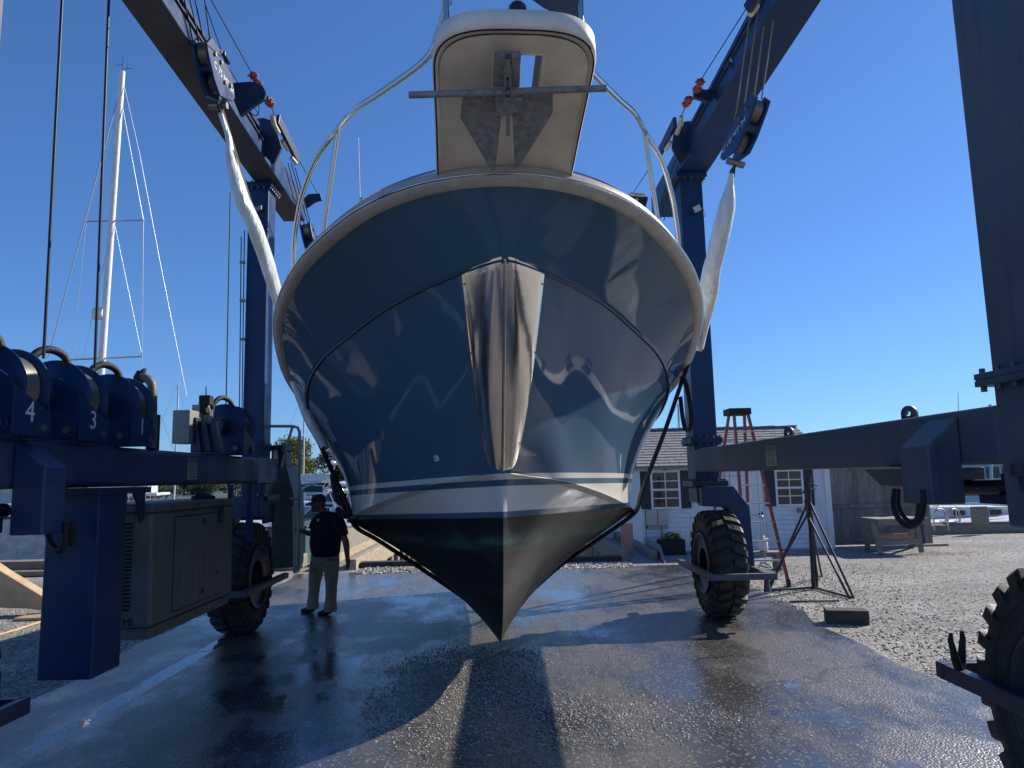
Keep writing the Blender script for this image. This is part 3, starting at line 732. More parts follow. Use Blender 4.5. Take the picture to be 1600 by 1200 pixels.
# ------------------------------------------------------------------ anchor (hangs in the roller: its own thing)
anc = root('anchor', tuple(BW @ Vector((0, -0.75, 3.9))), 'grey galvanised fluke anchor hanging point down under the bow platform', 'anchor')
def AP(cx, cy):     # crop-3 pixel -> point in the anchor plane
    px, py = 600+cx*.26667, cy*.26667
    Y = 3.70+(py-143)/(265-143)*0.50
    return P(px, py, Y)
va = (AP(640, 990)-AP(640, 560)).normalized(); vx = (AP(1000, 560)-AP(300, 560)).normalized(); vn = vx.cross(va).normalized()
if vn.z < 0: vn = -vn
a = MB(); a.cyl(AP(147, 557), AP(1302, 517), 0.019, 14); a.build('stock', m_galv, anc)
for pts in ([(462, 553), (446, 690), (630, 1000), (652, 1002), (690, 660), (650, 553)], [(990, 553), (990, 662), (792, 982), (765, 992), (752, 660), (790, 553)]):
    a = MB(); a.prism([AP(*p) for p in pts], vn*0.012); a.build('fluke', m_galv, anc, bevel=0.003)
a = MB(); a.prism([AP(*p)-vn*0.03 for p in [(650, 560), (812, 558), (815, 642), (760, 645), (745, 662), (700, 662), (655, 655)]], vn*0.02); a.build('crown_plate', m_galv, anc, bevel=0.003)
a = MB(); a.prism([AP(*p)+vn*0.02 for p in [(645, 345), (708, 345), (708, 525), (640, 525)]], vn*0.05); a.prism([AP(*p)+vn*0.02 for p in [(748, 345), (800, 345), (795, 525), (750, 525)]], vn*0.05)
a.prism([AP(*p)+vn*0.05 for p in [(700, 345), (752, 345), (752, 385), (700, 385)]], vn*0.03)
a.build('roller_cheeks', m_galv, anc, bevel=0.003)
a = MB(); a.prism([AP(*p)-vn*0.02 for p in [(700, 400), (712, 400), (716, 640), (704, 640)]], vn*0.09); a.prism([AP(*p)-vn*0.02 for p in [(738, 400), (748, 400), (754, 640), (744, 640)]], vn*0.09)
a.prism([AP(*p)+vn*0.0 for p in [(716, 470), (734, 470), (738, 800), (716, 800)]], vn*0.03)
a.build('shank', m_galv, anc, bevel=0.002)
# ================================================================== the hoist
HO = root('boat_hoist', (-.35, 7, 0), 'huge navy blue four wheeled boat hoist straddling the wet pad and carrying the yacht', 'boat hoist')
def flange(mb, x0, x1, y0, y1, z, ov=0.06, th=0.035, nb=6, br=0.02):
    A, B, g_, h_ = (x0-ov, y0-ov), (x1+ov, y1+ov), .006, .003
    rows = []
    for (i_, zz) in ((0, z-th), (0, z-h_), (g_, z-h_), (g_, z+h_), (0, z+h_), (0, z+th)):
        rows.append([(A[0]+i_, A[1]+i_, zz), (B[0]-i_, A[1]+i_, zz), (B[0]-i_, B[1]-i_, zz), (A[0]+i_, B[1]-i_, zz), (A[0]+i_, A[1]+i_, zz)])
    o_ = len(mb.v); mb.grid(rows, False); mb.f += [(o_, o_+1, o_+2, o_+3), (o_+25, o_+26, o_+27, o_+28)]; mb.sm += [False, False]; mb.mi += [0, 0]
def flange_bolts(mb, x0, x1, y0, y1, z, ov=0.06, th=0.035, br=0.016, nx=5, ny=6):
    o = ov*0.5
    for i in range(nx):
        for yy in (y0-o, y1+o):
            x = x0-o+(x1-x0+2*o)*i/(nx-1); mb.cyl((x, yy, z-th-.028), (x, yy, z+th+.028), br, 6)
    for i in range(1, ny-1):
        for xx in (x0-o, x1+o):
            y = y0-o+(y1-y0+2*o)*i/(ny-1); mb.cyl((xx, y, z-th-.028), (xx, y, z+th+.028), br, 6)
# --- columns
def column(x0, x1, y0, y1, zb, zt, m, zf_=None, lean=0):
    a = MB(); a.box((x0, y0, zb), (x1, y1, zt)); o = a.build('column', m, HO, bevel=0.012)
    f = MB(); flange(f, x0, x1, y0, y1, zt-0.02); 
    if zf_: flange(f, x0, x1, y0, y1, zf_)
    f.build('flange', m, o, bevel=0.006)
    b = MB(); flange_bolts(b, x0, x1, y0, y1, zt-0.02)
    if zf_: flange_bolts(b, x0, x1, y0, y1, zf_)
    b.build('bolts', m_bolt if x0 < 0 else m_bluedusty, o); return o
RX0, RX1 = 2.6, 2.97
c_rr = column(2.62, 2.95, 10.05, 10.5, 1.5, 6.27, m_blue, 2.36)
c_rf = column(2.6, 3.02, 3.25, 3.78, 1.6, 6.27, m_bluedusty, 2.37)
c_lr = column(-3.72, -3.42, 10.1, 10.42, 1.4, 6.27, m_blue, None)
c_lf = column(-3.72, -3.3, 3.95, 4.45, 1.6, 6.27, m_blue, None)
# --- lower side beams
a = MB(); a.box((RX0, 3.775, 1.92), (RX1, 10.06, 2.235)); b_r = a.build('lower_beam', m_bluedusty, HO, bevel=0.03, seg=3)
a = MB(); a.box((-3.70, 4.44, 1.905), (-3.32, 9.65, 2.245)); b_l = a.build('lower_beam', m_bluemid, HO, bevel=0.05, seg=4)
# pale end box where left beam meets its column
a = MB(); a.box((-3.42, 9.66, 1.905), (-3.34, 10.5, 2.25)); a.box((-3.40, 10.05, 1.35), (-3.36, 10.45, 1.90)); a.build('end_plate', m_blue, HO, bevel=0.008)
f = MB(); flange(f, -3.72, -3.36, 10.0, 10.5, 1.70, 0.07); fo = f.build('swivel_flange', m_bluedark, HO, bevel=0.005)
bb = MB(); flange_bolts(bb, -3.72, -3.36, 10.0, 10.5, 1.70, 0.07); bb.build('bolts', m_bolt, fo)
f = MB(); flange(f, -3.62, -3.30, 10.55, 10.95, 2.42, 0.03, 0.03); fo = f.build('swivel_flange', m_bluedark, HO, bevel=0.005)
bb = MB(); flange_bolts(bb, -3.62, -3.30, 10.55, 10.95, 2.42, 0.03, .03); bb.build('bolts', m_bolt, fo)
# warning labels on both beams
m_lab = mat('label_paper', (0.42, 0.40, 0.36), 0.6, 0, (0.34, 0.33, 0.29), 12); m_labh = mat('label_header', (0.20, 0.10, 0.075), 0.6); m_labt = mat('label_print', (0.12, 0.12, 0.11), 0.7)
def label(x, sx, ya, yb, za, zb):
    t = MB(); t.box((x, ya, za), (x+sx*0.003, yb, zb)); o = t.build('warning_label', m_lab, b_r if sx < 0 else b_l)
    h = MB(); h.box((x+sx*0.003, ya+.006, zb-(zb-za)*.22), (x+sx*0.0045, yb-.006, zb-.006)); h.build('label_header', m_labh, o)
    Mx = frame((x+sx*0.004, (ya+yb)/2, zb-(zb-za)*.11), (0, 1 if sx > 0 else -1, 0), (0, 0, 1), (sx, 0, 0))
    lines = ['WARNING', 'DO NOT', 'OPERATE', 'HOIST', 'UNLESS TRAINED', 'KEEP CLEAR']
    for i, s in enumerate(lines):
        z = zb-(zb-za)*(0.11, .31, .45, .59, .74, .88)[i]
        Mx = frame((x+sx*0.0035, (ya+yb)/2, z), (0, 1 if sx > 0 else -1, 0), (0, 0, 1), (sx, 0, 0))
        W = (yb-ya); size = min((zb-za)*.17, W*1.25/max(4, len(s)))
        # spread the print to the sheet width along Y
        Mx = Mx @ Matrix.Diagonal((W*.86/(size*0.62*len(s)), 1, 1, 1))
        text_mesh('label_text', s, size, Mx, m_lab if i == 0 else m_labt, o, 0.0008)
yl = PX(1197, 710, 2.6).y; yl2 = PX(1213, 710, 2.6).y
label(2.6, -1, yl2, yl, PX(1205, 728, 2.6).z, PX(1205, 697, 2.6).z)
yl = PX(293, 730, -3.32).y; yl2 = PX(308, 730, -3.32).y
label(-3.32, 1, yl, yl2, PX(300, 749, -3.32).z, PX(300, 715, -3.32).z)
# gusset boxes on beams near the camera
def gusset(xo, xi, y0, y1, zb, zt, m):
    a = MB(); dy = 0.12*(1 if True else 0)
    poly = [(xi, y0, zb), (xi, y0, zt-0.16), (xi+(xo-xi)*0.0, y0+0.0, zt-0.16), (xo, y0, zt+.0), (xo, y0, zb)]
    a.prism([(xi, y0, zb), (xi, y0, zt-0.17), (xo, y0, zt), (xo, y0, zb)], (0, y1-y0, 0)); return a.build('beam_gusset', m, HO, bevel=0.012)
gusset(2.597, 2.40, 4.10, 4.40, 1.70, 2.20, m_bluedusty)
gusset(-3.318, -3.10, 4.86, 5.10, 1.60, 2.22, m_bluemid)
# right bracket + hydraulic cylinders under the beam
a = MB(); a.prism([(2.45, 4.45, 1.905), (2.45, 4.45, 1.80), (2.45, 4.75, 1.80), (2.45, 4.95, 1.905)], (0.5, 0, 0)); a.build('hose_bracket', m_bluedark, HO, bevel=0.005)
a = MB(); a.cyl((2.85, 3.5, 1.80), (2.85, 4.5, 1.78), 0.05, 16); o = a.build('steering_cylinder', m_bluedark, HO)
a = MB(); a.box((2.7, 3.3, 1.70), (3.05, 4.15, 1.75)); a.box((2.7, 3.3, 1.83), (3.05, 3.95, 1.87)); a.cyl((2.85, 3.9, 1.66), (2.85, 3.9, 1.9), 0.09, 20); a.build('steering_yoke', m_bluedark, HO, bevel=0.006)
a = MB(); a.cyl((2.81, 3.5, 1.86), (2.81, 3.5, 1.92), 0.30, 36); a.cyl((2.81, 3.5, 1.78), (2.81, 3.5, 1.859), 0.27, 36); a.build('swivel_plate', m_bluedark, HO)
a = MB(); a.cyl((-3.45, 4.2, 1.80), (-3.45, 5.0, 1.76), 0.05, 16); a.box((-3.8, 4.0, 1.62), (-3.35, 4.85, 1.72)); a.box((-3.9, 4.0, 1.76), (-3.40, 4.6, 1.86)); a.build('steering_cylinder', m_bluedark, HO, bevel=0.006)
def loop(name, pts, r, m=m_blackrub, parent=HO):
    a = MB(); a.tube(smooth_path(pts), r, 12); return a.build(name, m, parent)
loop('hose', [P(1398, 765, 4.5), P(1396, 790, 4.45), P(1405, 812, 4.35), P(1422, 823, 4.25), P(1438, 812, 4.15), P(1443, 790, 4.1), P(1442, 765, 4.1)], 0.016)
loop('hose', [P(1404, 765, 4.6), P(1404, 790, 4.55), P(1413, 808, 4.45), P(1424, 816, 4.35), P(1434, 806, 4.3), P(1436, 770, 4.3)], 0.014)
loop('hose', [P(74, 815, 5.2), P(75, 835, 5.2), P(82, 853, 5.15), P(93, 860, 5.1), P(101, 848, 5.1), P(103, 815, 5.1)], 0.022)
loop('hose', [P(104, 815, 5.4), P(107, 840, 5.4), P(111, 850, 5.4), P(114, 838, 5.4), P(113, 815, 5.4)], 0.018)
# lifting eyes on the right beam
for Y in (4.95, 7.1):
    a = MB(); a.lathe([(0.022, -.018), (0.055, -.018), (0.055, .018), (0.022, .018), (0.022, -.018)], (2.80, Y, 2.235+.05), (1, .4, 0), 20); a.obox((2.8, Y, 2.25), (.4, -1, 0), (1, .4, 0), (0, 0, 1), .055, .018, .02)
    a.build('lifting_eye', m_bluedusty, HO)
# --- right rear wheel leg
a = MB(); a.box((2.64, 10.08, 1.52), (2.94, 10.46, 1.73)); a.build('leg_block', m_blue, HO, bevel=0.01)
f = MB(); flange(f, 2.62, 2.98, 10.05, 10.5, 1.76, 0.07); fo = f.build('swivel_flange', m_bluedark, HO, bevel=0.005); bb = MB(); flange_bolts(bb, 2.62, 2.98, 10.05, 10.5, 1.76, 0.07); bb.build('bolts', m_bluedusty, fo)
def leg(sx, cx, cy, m):
    # goose-neck plate going over and down the outside of the wheel
    poly = [(-.20, 1.72), (.24, 1.72), (.44, 1.44), (.46, .62), (.30, .60), (.29, 1.22), (.12, 1.44), (-.20, 1.46)]
    a = MB(); a.prism([(cx+sx*x, cy-.14, z) for x, z in poly], (0, .28, 0)); return a.build('wheel_leg', m, HO, bevel=0.012)
leg(1, 2.84, 10.0, m_blue); leg(-1, -3.52, 9.85, m_blue)
leg(1, 2.84, 3.5, m_bluedark); leg(-1, -3.52, 4.2, m_bluedark)
# --- wheels
def wheel(cx, cy, sx, R=0.70, W=0.42, rz=0.0):
    c = Vector((cx, cy, R)); ax = Vector((1, 0, 0)); hw = W/2
    h = MB(); h.lathe([(0.0005, -.05), (.09, -.05), (.10, .0), (.13, .03), (.14, .10), (.20, .10)], c, (-sx, 0, 0), 28)
    for i in range(10):
        t = 2*math.pi*i/10; p = c+Vector((-sx*.03, math.cos(t)*.115, math.sin(t)*.115)); h.cyl(p+Vector((sx*.02, 0, 0)), p-Vector((sx*.045, 0, 0)), .013, 6)
    h.cyl(c+Vector((sx*0.24, 0, 0)), c-Vector((sx*.06, 0, 0)), .07, 20)
    wo = h.build('wheel', m_rim, HO)
    rm = MB(); rim = [(.20, -.20), (.36, -.20), (.385, -.235), (.40, -.235), (.38, -.17), (.30, -.15), (.29, -.02), (.20, .0), (.11, .0)]
    rm.lathe([(r, -h_) for r, h_ in rim], c, (-sx, 0, 0), 40); rm.lathe([(r, -h_) for r, h_ in rim], c, (sx, 0, 0), 40)
    for rr_ in (.33, .345): rm.lathe([(rr_, .155), (rr_+.008, .165), (rr_+.012, .155)], c, (-sx, 0, 0), 40)
    rm.build('rim', m_rim, wo)
    ty = MB(); Rb = R-.052
    pr = [(.385, hw*.86), (.41, hw*.97), (.47, hw*1.02), (.53, hw*1.0), (.58, hw*.99), (Rb-.03, hw*.93), (Rb, hw*.80), (Rb+.006, hw*.4), (Rb+.008, 0)]
    full_ = pr+[(r, -x) for r, x in reversed(pr[:-1])]
    ty.lathe(full_, c, ax, 64)
    for rr_ in (.44, .50, .555):
        for s in (-1, 1): ty.lathe([(rr_-.006, s*hw*1.0), (rr_, s*(hw*1.02+.007)), (rr_+.006, s*hw*1.0)], c, ax, 64)
    n = 26
    for i in range(n):
        for s in (-1, 1):
            t0 = 2*math.pi*(i+(0.5 if s > 0 else 0))/n; da = 2*math.pi/n*0.29; rows_in = []; 
            sec = []
            # lug: from centre line slanting to shoulder, then down the side
            path = [(0.02, R-.0, Rb), (.10, R, Rb), (hw*.83, R-.008, Rb-.005), (hw*1.0, R-.035, Rb-.03), (hw*1.06, R-.12, Rb-.12)]
            vs = []
            for q, (x, ro, ri) in enumerate(path):
                tt = t0+0.10*(x/hw)
                if q == 4: ro = Rb-.075; ri = Rb-.10
                for (rad, dd, xx) in ((ri-.01, -1, x-.02 if q > 2 else x), (ro, -1*.86, x), (ro, .86, x), (ri-.01, 1, x-.02 if q > 2 else x)):
                    an = tt+dd*da*(1.0 if q < 3 else 0.9)
                    vs.append(c+Vector((s*xx, math.cos(an)*rad, math.sin(an)*rad)))
            fs = []
            for q in range(4):
                for j in range(3): fs.append((q*4+j, q*4+j+1, (q+1)*4+j+1, (q+1)*4+j))
            fs += [(0, 1, 2, 3), (16, 17, 18, 19)]
            ty.add(vs, fs)
    ty.build('tyre', m_tire, wo)
    return wo
wheel(2.83, 9.95, 1); wheel(-3.50, 9.62, -1); wheel(2.84, 3.52, 1, 0.73); wheel(-3.55, 4.25, -1)
# --- wheel guards (channel frames round the tyres)
def guard(cx, cy, sx, z, w=.32, L=.86, m=m_bluedusty):
    xi = cx-sx*(w-.0); xo = cx+sx*(w+.14); s = .075
    a = MB(); 
    for (p, q) in (((xi, cy-L, z), (xi, cy+L*.9, z)), ((xi-sx*.0375, cy-L-.0375, z), (xo, cy-L-.0375, z)), ((xo-sx*.04, cy-L, z), (xo-sx*.04, cy-.2, z))):
        a.bar(p, q, s, s)
    a.box((xo-sx*.12, cy-L-.04, z-.05), (xo+sx*.03, cy-L+.22, z+.04))
    a.cyl((xo-.08*sx, cy-L+.05, z-.05), (xo-.08*sx, cy-L+.05, z-.20), .03, 10, .045)
    return a.build('wheel_guard', m, HO, bevel=0.006)
guard(2.83, 10.0, 1, .62); guard(-3.50, 9.7, -1, .60)
# right front guard: bar runs past the tyre, with a claw on its end
a = MB(); p0 = Vector((2.56, 4.42, .72)); a.bar((2.56, p0.y, .72), (2.56, 2.2, .72), .07, .09); a.bar((2.52, p0.y-.02, .725), (3.1, p0.y-.02, .725), .07, .09)
gw = a.build('wheel_guard', m_bluedark, HO, bevel=0.006)
a = MB(); b0 = Vector((2.56, p0.y-.16, .77))
for s in (-1, 1): a.tube([b0+Vector((0, s*.0, -.02)), b0+Vector((s*.03, s*.02, .05)), b0+Vector((s*.06, s*.04, .16)), b0+Vector((s*.05, s*.03, .20))], [.028, .024, .016, .010], 8)
a.build('claw_hook', m_blackrub, gw)
# left front guard end channel (bottom left of the picture)
a = MB(); pe = Vector((0, 4.78, 0)); a.bar((-3.08, pe.y, .55), (-3.08, 2.6, .55), .06, .10); a.bar((-3.08, pe.y-.03, .55), (-3.9, pe.y-.03, .55), .06, .10)
o = a.build('wheel_guard', m_bluedark, HO, bevel=0.006)
# --- upper side beams
def ubeam(x_in, x_out, y0, y1, m, dx):
    poly = lambda y, z: [(x_in(y), y, z), (x_out(y), y, z)]
    a = MB(); z0, z1 = 6.30, 6.68
    vs = [(x_in(y0), y0, z0), (x_out(y0), y0, z0), (x_out(y0), y0, z1), (x_in(y0), y0, z1), (x_in(y1), y1, z0+.0), (x_out(y1), y1, z0+.0), (x_out(y1), y1, z1), (x_in(y1), y1, z1)]
    a.add(vs, [(0, 1, 2, 3), (4, 7, 6, 5), (0, 4, 5, 1), (1, 5, 6, 2), (2, 6, 7, 3), (3, 7, 4, 0)])
    return a.build('upper_beam', m, HO, bevel=0.012)
LXI = lambda y: -2.76-.05*y; LXO = lambda y: -3.13-.05*y
RXI = lambda y: 2.66-.006*y; RXO = lambda y: 3.08-.004*y
ub_l = ubeam(LXI, LXO, 2.6, 11.75, [m_blue, mat('grey_underside', (.035, .037, .05), .6, 0, (.055, .055, .065), 3, wear=(.02, .02, .03))], 0)  # second slot: mottled grey for the faces turned down
for p_ in ub_l.data.polygons:
    if p_.normal.z < -.9: p_.material_index = 1; ub_r = ubeam(RXI, RXO, 2.6, 11.9, m_blue, 0)
a = MB(); a.box((-3.3, 2.7, 6.69), (3.1, 3.15, 7.15)); a.build('cross_beam', m_blue, HO, bevel=0.012)
# box rail on top of beams (trolley slide) : narrow flat bars along the inner face
for xf, s in ((LXI, 1), (RXI, -1)):
    a = MB()
    for z in (6.50, 6.58): a.bar((xf(6.0)+s*.012, 6.0, z), (xf(9.2)+s*.012, 9.2, z), .02, .012)
    a.build('slide_bar', m_bluedark, ub_l if s > 0 else ub_r)
# --- hook blocks
def hook_block(tx, ty_, lx, ly, sx, sc_=1.0, txt=True):
    """T top point, L lower point (sling pin); cheek plates in the plane of the beam axis and the hang line"""
    T = Vector(tx); B = Vector(lx)
    ax = (T-B).normalized()          # up the block
    n = Vector((sx, 0, 0)); n = (n-ax*n.dot(ax)).normalized()   # cheek normal, faces the centre of the hoist
    s = n.cross(ax).normalized()     # along the beam
    if s.y < 0: s = -s
    L = (T-B).length; w_ = .15*sc_; g_ = .055*sc_
    prof = [(-.15, .98), (.02, 1.03), (.13, .88), (.17, .62), (.30, .52), (.36, .30), (.30, -.04), (.20, -.06), (-.12, .15), (-.17, .42), (-.17, .80)]
    o = None
    for k, sd in enumerate((1, -1)):
        a = MB(); a.prism([B+s*(x*sc_)+ax*(z*L)+n*sd*g_ for x, z in prof], n*sd*.028*sc_)
        if o is None: o = a.build('hook_block', m_blue, HO, bevel=0.005)
        else: a.build('cheek_plate', m_blue, o, bevel=0.005)
    a = MB()
    for z, x in ((.78, -.02), (.30, .08)): a.cyl(B+ax*(z*L)+s*x*sc_-n*g_*.8, B+ax*(z*L)+s*x*sc_+n*g_*.8, .115*sc_, 24)
    a.build('sheave', m_ropel, o)
    a = MB()
    for z, x in ((.78, -.02), (.30, .08), (.20, .22), (.62, .10)):
        a.cyl(B+ax*(z*L)+s*x*sc_-n*(g_+.05), B+ax*(z*L)+s*x*sc_+n*(g_+.05), .022, 10)
    a.cyl(B-ax*.03+s*-.02-n*(g_+.04), B-ax*.03-s*.02+n*(g_+.04), .036, 16)
    a.build('pins', m_bolt, o)
    if txt:
        # lettering runs down along the lower edge of the cheek
        face = n*(g_+.0285)
        e0 = B+s*(-.10)*sc_+ax*(.62*L)+face; e1 = B+s*(.27)*sc_+ax*(.02*L)+face
        d = (e1-e0).normalized()
        if sx < 0: d = d
        xdir = d if sx > 0 else -d
        xdir = -d if sx < 0 else d
        ydir = n.cross(xdir).normalized()
        c = (e0+e1)/2+ydir*0.03
        text_mesh('lettering', 'CAP 75 MT SWL' if False else 'C 75 MT 34', .105*sc_, frame(c, xdir, ydir, n), m_digit, o, .001)
    return o, s, n, ax
lb, s_, n_, a_ = hook_block(P(318, 62, 6.75), 0, P(341, 160, 7.15), 0, 1)
rb_, s2, n2, a2 = hook_block(P(1186, 152, 6.95), 0, P(1150, 250, 7.25), 0, -1)
lb2, _, _, _ = hook_block(P(480, 352, 10.6), 0, P(489, 396, 10.6), 0, 1, 1.0, False)
rb2, _, _, _ = hook_block((2.25, 10.6, 5.72), 0, (2.15, 10.6, 5.30), 0, -1, 1.0, False)
def ropes(pairs, name='hoist_rope', r=.0075, m=m_rope):
    for (p, q) in pairs:
        a = MB(); a.cyl(p, q, r, 6); a.build(name, m, HO)
ropes([(P(301, 64, 6.75), P(276, -60, 6.2)), (P(311, 64, 6.75), P(284, -60, 6.25)), (P(318, 62, 6.8), P(292, -60, 6.3)), (P(331, 85, 6.9), P(312, -60, 6.4))])
ropes([(P(1148, 190, 7.15), P(1184, -60, 6.3)), (P(1163, 162, 7.1), P(1196, -60, 6.3)), (P(1178, 150, 7.0), P(1208, -60, 6.25)), (P(1190, 155, 6.95), P(1222, -60, 6.2))], m=m_ropel)
ropes([(P(446, 262, 9.6), P(470, 352, 10.6)), (P(450, 255, 9.6), P(476, 352, 10.6)), (P(455, 255, 9.7), P(482, 352, 10.6)), (P(461, 262, 9.8), P(487, 356, 10.6))])
ropes([(P(1062, 232, 9.8), P(1022, 345, 10.7)), (P(1068, 232, 9.8), P(1030, 345, 10.7)), (P(1074, 230, 9.8), P(1037, 345, 10.7))])
ropes([(P(330, 0, 6.0), P(392, 112, 7.6)), (P(423, 165, 8.2), P(430, 182, 8.6)), (P(468, 252, 9.8), P(496, 302, 11.3)), (P(350, 95, 7.4), P(405, 180, 9.0)), (P(322, 10, 6.3), P(346, 80, 7.2))], r=.006)
ropes([(P(1165, 15, 6.1), P(1097, 122, 7.9)), (P(1072, 165, 8.4), P(1064, 182, 8.7)), (P(1018, 258, 10.2), P(990, 300, 11.5)), (P(1220, 0, 6.1), P(1145, 95, 7.6)), (P(1132, 110, 7.8), P(1080, 190, 9.0))], r=.006)
# --- rope gear on the inner faces of the upper beams
def tri(name, pts, th, m=m_bluedark, par=HO, flip=1):
    a = MB(); pts = [Vector(p) for p in pts]; nn = (pts[1]-pts[0]).cross(pts[2]-pts[0]).normalized(); a.prism(pts, nn*th*flip); return a.build(name, m, par, bevel=0.004)
tri('anchor_bracket', [P(354, 130, 7.6), P(392, 127, 7.6), P(410, 133, 7.6), P(416, 145, 7.6), P(413, 154, 7.6), P(399, 163, 7.6), P(375, 181, 7.6)], .05)
tri('anchor_bracket', [P(1082, 141, 8.2), P(1100, 143, 8.2), P(1122, 142, 8.2), P(1112, 158, 8.2), P(1104, 162, 8.2), P(1083, 155, 8.2)], .05)
def clamp(p, q):
    a = MB(); p, q = Vector(p), Vector(q); d = (q-p); a.bar(p, q, .055, .045); a.bar(p+d*.1, p+d*.35, .085, .06); a.bar(p+d*.6, p+d*.85, .08, .055)
    o = a.build('rope_clamp', m_orange, HO, bevel=0.006); b = MB(); b.cyl(p+d*.2+Vector((.06, 0, 0)), p+d*.2-Vector((.06, 0, 0)), .012, 8); b.cyl(p+d*.7+Vector((.06, 0, 0)), p+d*.7-Vector((.06, 0, 0)), .012, 8); b.build('clamp_bolt', m_bolt, o)
clamp(P(393, 113, 7.6), P(405, 137, 7.65)); clamp(P(417, 153, 7.9), P(424, 166, 8.1))
clamp(P(1096, 124, 7.9), P(1087, 144, 8.1)); clamp(P(1078, 152, 8.2), P(1070, 166, 8.4))
loop('slack_cable', [P(390, 165, 7.7), P(392, 176, 7.7), P(400, 181, 7.7), P(405, 172, 7.7), P(402, 155, 7.7)], .006)
# column-top sheave brackets
tri('sheave_bracket', [P(400, 185, 9.3), P(412, 184, 9.3), P(424, 188, 9.3), P(434, 210, 9.3), P(440, 230, 9.3), P(427, 258, 9.3), P(409, 238, 9.3), P(403, 215, 9.3)], .05)
tri('sheave_bracket', [P(388, 190, 9.1), P(393, 186, 9.1), P(398, 200, 9.1), P(401, 228, 9.1), P(388, 210, 9.1)], .03)
tri('sheave_bracket', [P(1066, 190, 9.4), P(1087, 188, 9.4), P(1081, 236, 9.4), P(1063, 259, 9.4), P(1050, 230, 9.4), P(1054, 200, 9.4)], .05)
def housing(p, q, w, h):
    a = MB(); a.bar(p, q, w, h); return a.build('rope_guide', m_bluedark, HO, bevel=0.006)
def nyl(pts, r=.022): 
    a = MB(); a.tube(pts, r, 10); a.build('nylon_guide', m_nylon, HO)
housing(P(434, 186, 9.2), P(466, 250, 10.0), .05, .16); nyl([P(425, 180, 9.0), P(428, 195, 9.1), P(435, 208, 9.2)], .035); nyl([P(441, 220, 9.5), P(450, 234, 9.7)], .03); nyl([P(455, 246, 9.8), P(463, 256, 9.9)], .03)
housing(P(1055, 190, 9.3), P(1030, 240, 10.2), .05, .14); nyl([P(1065, 182, 9.2), P(1063, 196, 9.3), P(1057, 210, 9.4)], .035); nyl([P(1048, 222, 9.6), P(1040, 234, 9.8)], .03)
housing(P(349, 83, 7.0), P(357, 98, 7.2), .04, .05); nyl([P(341, 80, 7.0), P(347, 84, 7.0)], .025)
housing(P(1133, 108, 7.6), P(1141, 95, 7.5), .04, .05); nyl([P(1140, 94, 7.5), P(1148, 95, 7.5)], .025)
housing(P(1168, 15, 6.2), P(1190, -25, 6.0), .05, .12); nyl([P(1172, 22, 6.2), P(1182, 8, 6.2)], .035)
tri('rope_tail_bracket', [P(474, 310, 11.3), P(482, 303, 11.3), P(500, 302, 11.3), P(503, 312, 11.3), P(492, 315, 11.3), P(478, 325, 11.3)], .05)
tri('rope_tail_bracket', [P(982, 304, 11.5), P(986, 312, 11.5), P(1008, 326, 11.5), P(1012, 310, 11.5), P(1000, 306, 11.5)], .05)
nyl([P(984, 303, 11.4), P(1007, 305, 11.4)], .03)
# sheave under the right beam at its top, and lights on columns
a = MB(); a.bar(P(1082, 332, 10.0), P(1094, 318, 10.0), .02, .12); a.build('work_light', m_bluedark, HO, bevel=.004)
a = MB(); pc = P(1089, 326, 9.97); a.obox(pc, RT+UP*.5, FWD, UP-RT*.5, .05, .02, .045); a.build('work_light', m_alu, HO, bevel=.006)
loop('light_cable', [P(1095, 328, 10.0), P(1101, 330, 10.0), P(1102, 338, 10.0), P(1098, 336, 10.02)], .004)
a = MB(); a.obox(P(402, 327, 10.05), RT+UP*.4, FWD, UP, .07, .03, .03); a.build('work_light', m_galv, HO, bevel=.004)
# vertical control ropes, left side
ropes([(P(97, 0, 5.2), P(68, 560, 5.2)), (P(98, -80, 5.2), P(97, 0, 5.2))], 'control_rope', .011)
ropes([(P(170, 0, 5.9), P(148, 575, 5.9))], 'control_rope', .012)
ropes([(P(360, 300, 9.0), P(353, 640, 9.0)), (P(377, 370, 10.0), P(374, 650, 10.0)), (P(382, 360, 10.0), P(378, 650, 10.0))], 'control_rope', .008)
a = MB(); 
for y in (410, 470, 530): a.obox(P(379, y, 10.0), RT, FWD, UP, .035, .02, .02)
a.build('rope_clip', m_galv, HO)
# --- hydraulic tank
a = MB(); a.box((-3.50, 5.53, .50), (-3.10, 5.93, 1.90)); tank = a.build('hydraulic_tank', m_blue, HO, bevel=.012)
a = MB(); a.box((-3.55, 5.48, 1.85), (-3.07, 6.25, 1.90)); a.prism([(-3.09, 6.0, 1.85), (-3.09, 6.2, 1.85), (-3.09, 6.2, 1.62), (-3.09, 6.14, 1.60), (-3.09, 6.08, 1.76)], (-.02, 0, 0)); a.build('tank_bracket', m_bluedark, HO, bevel=.004)
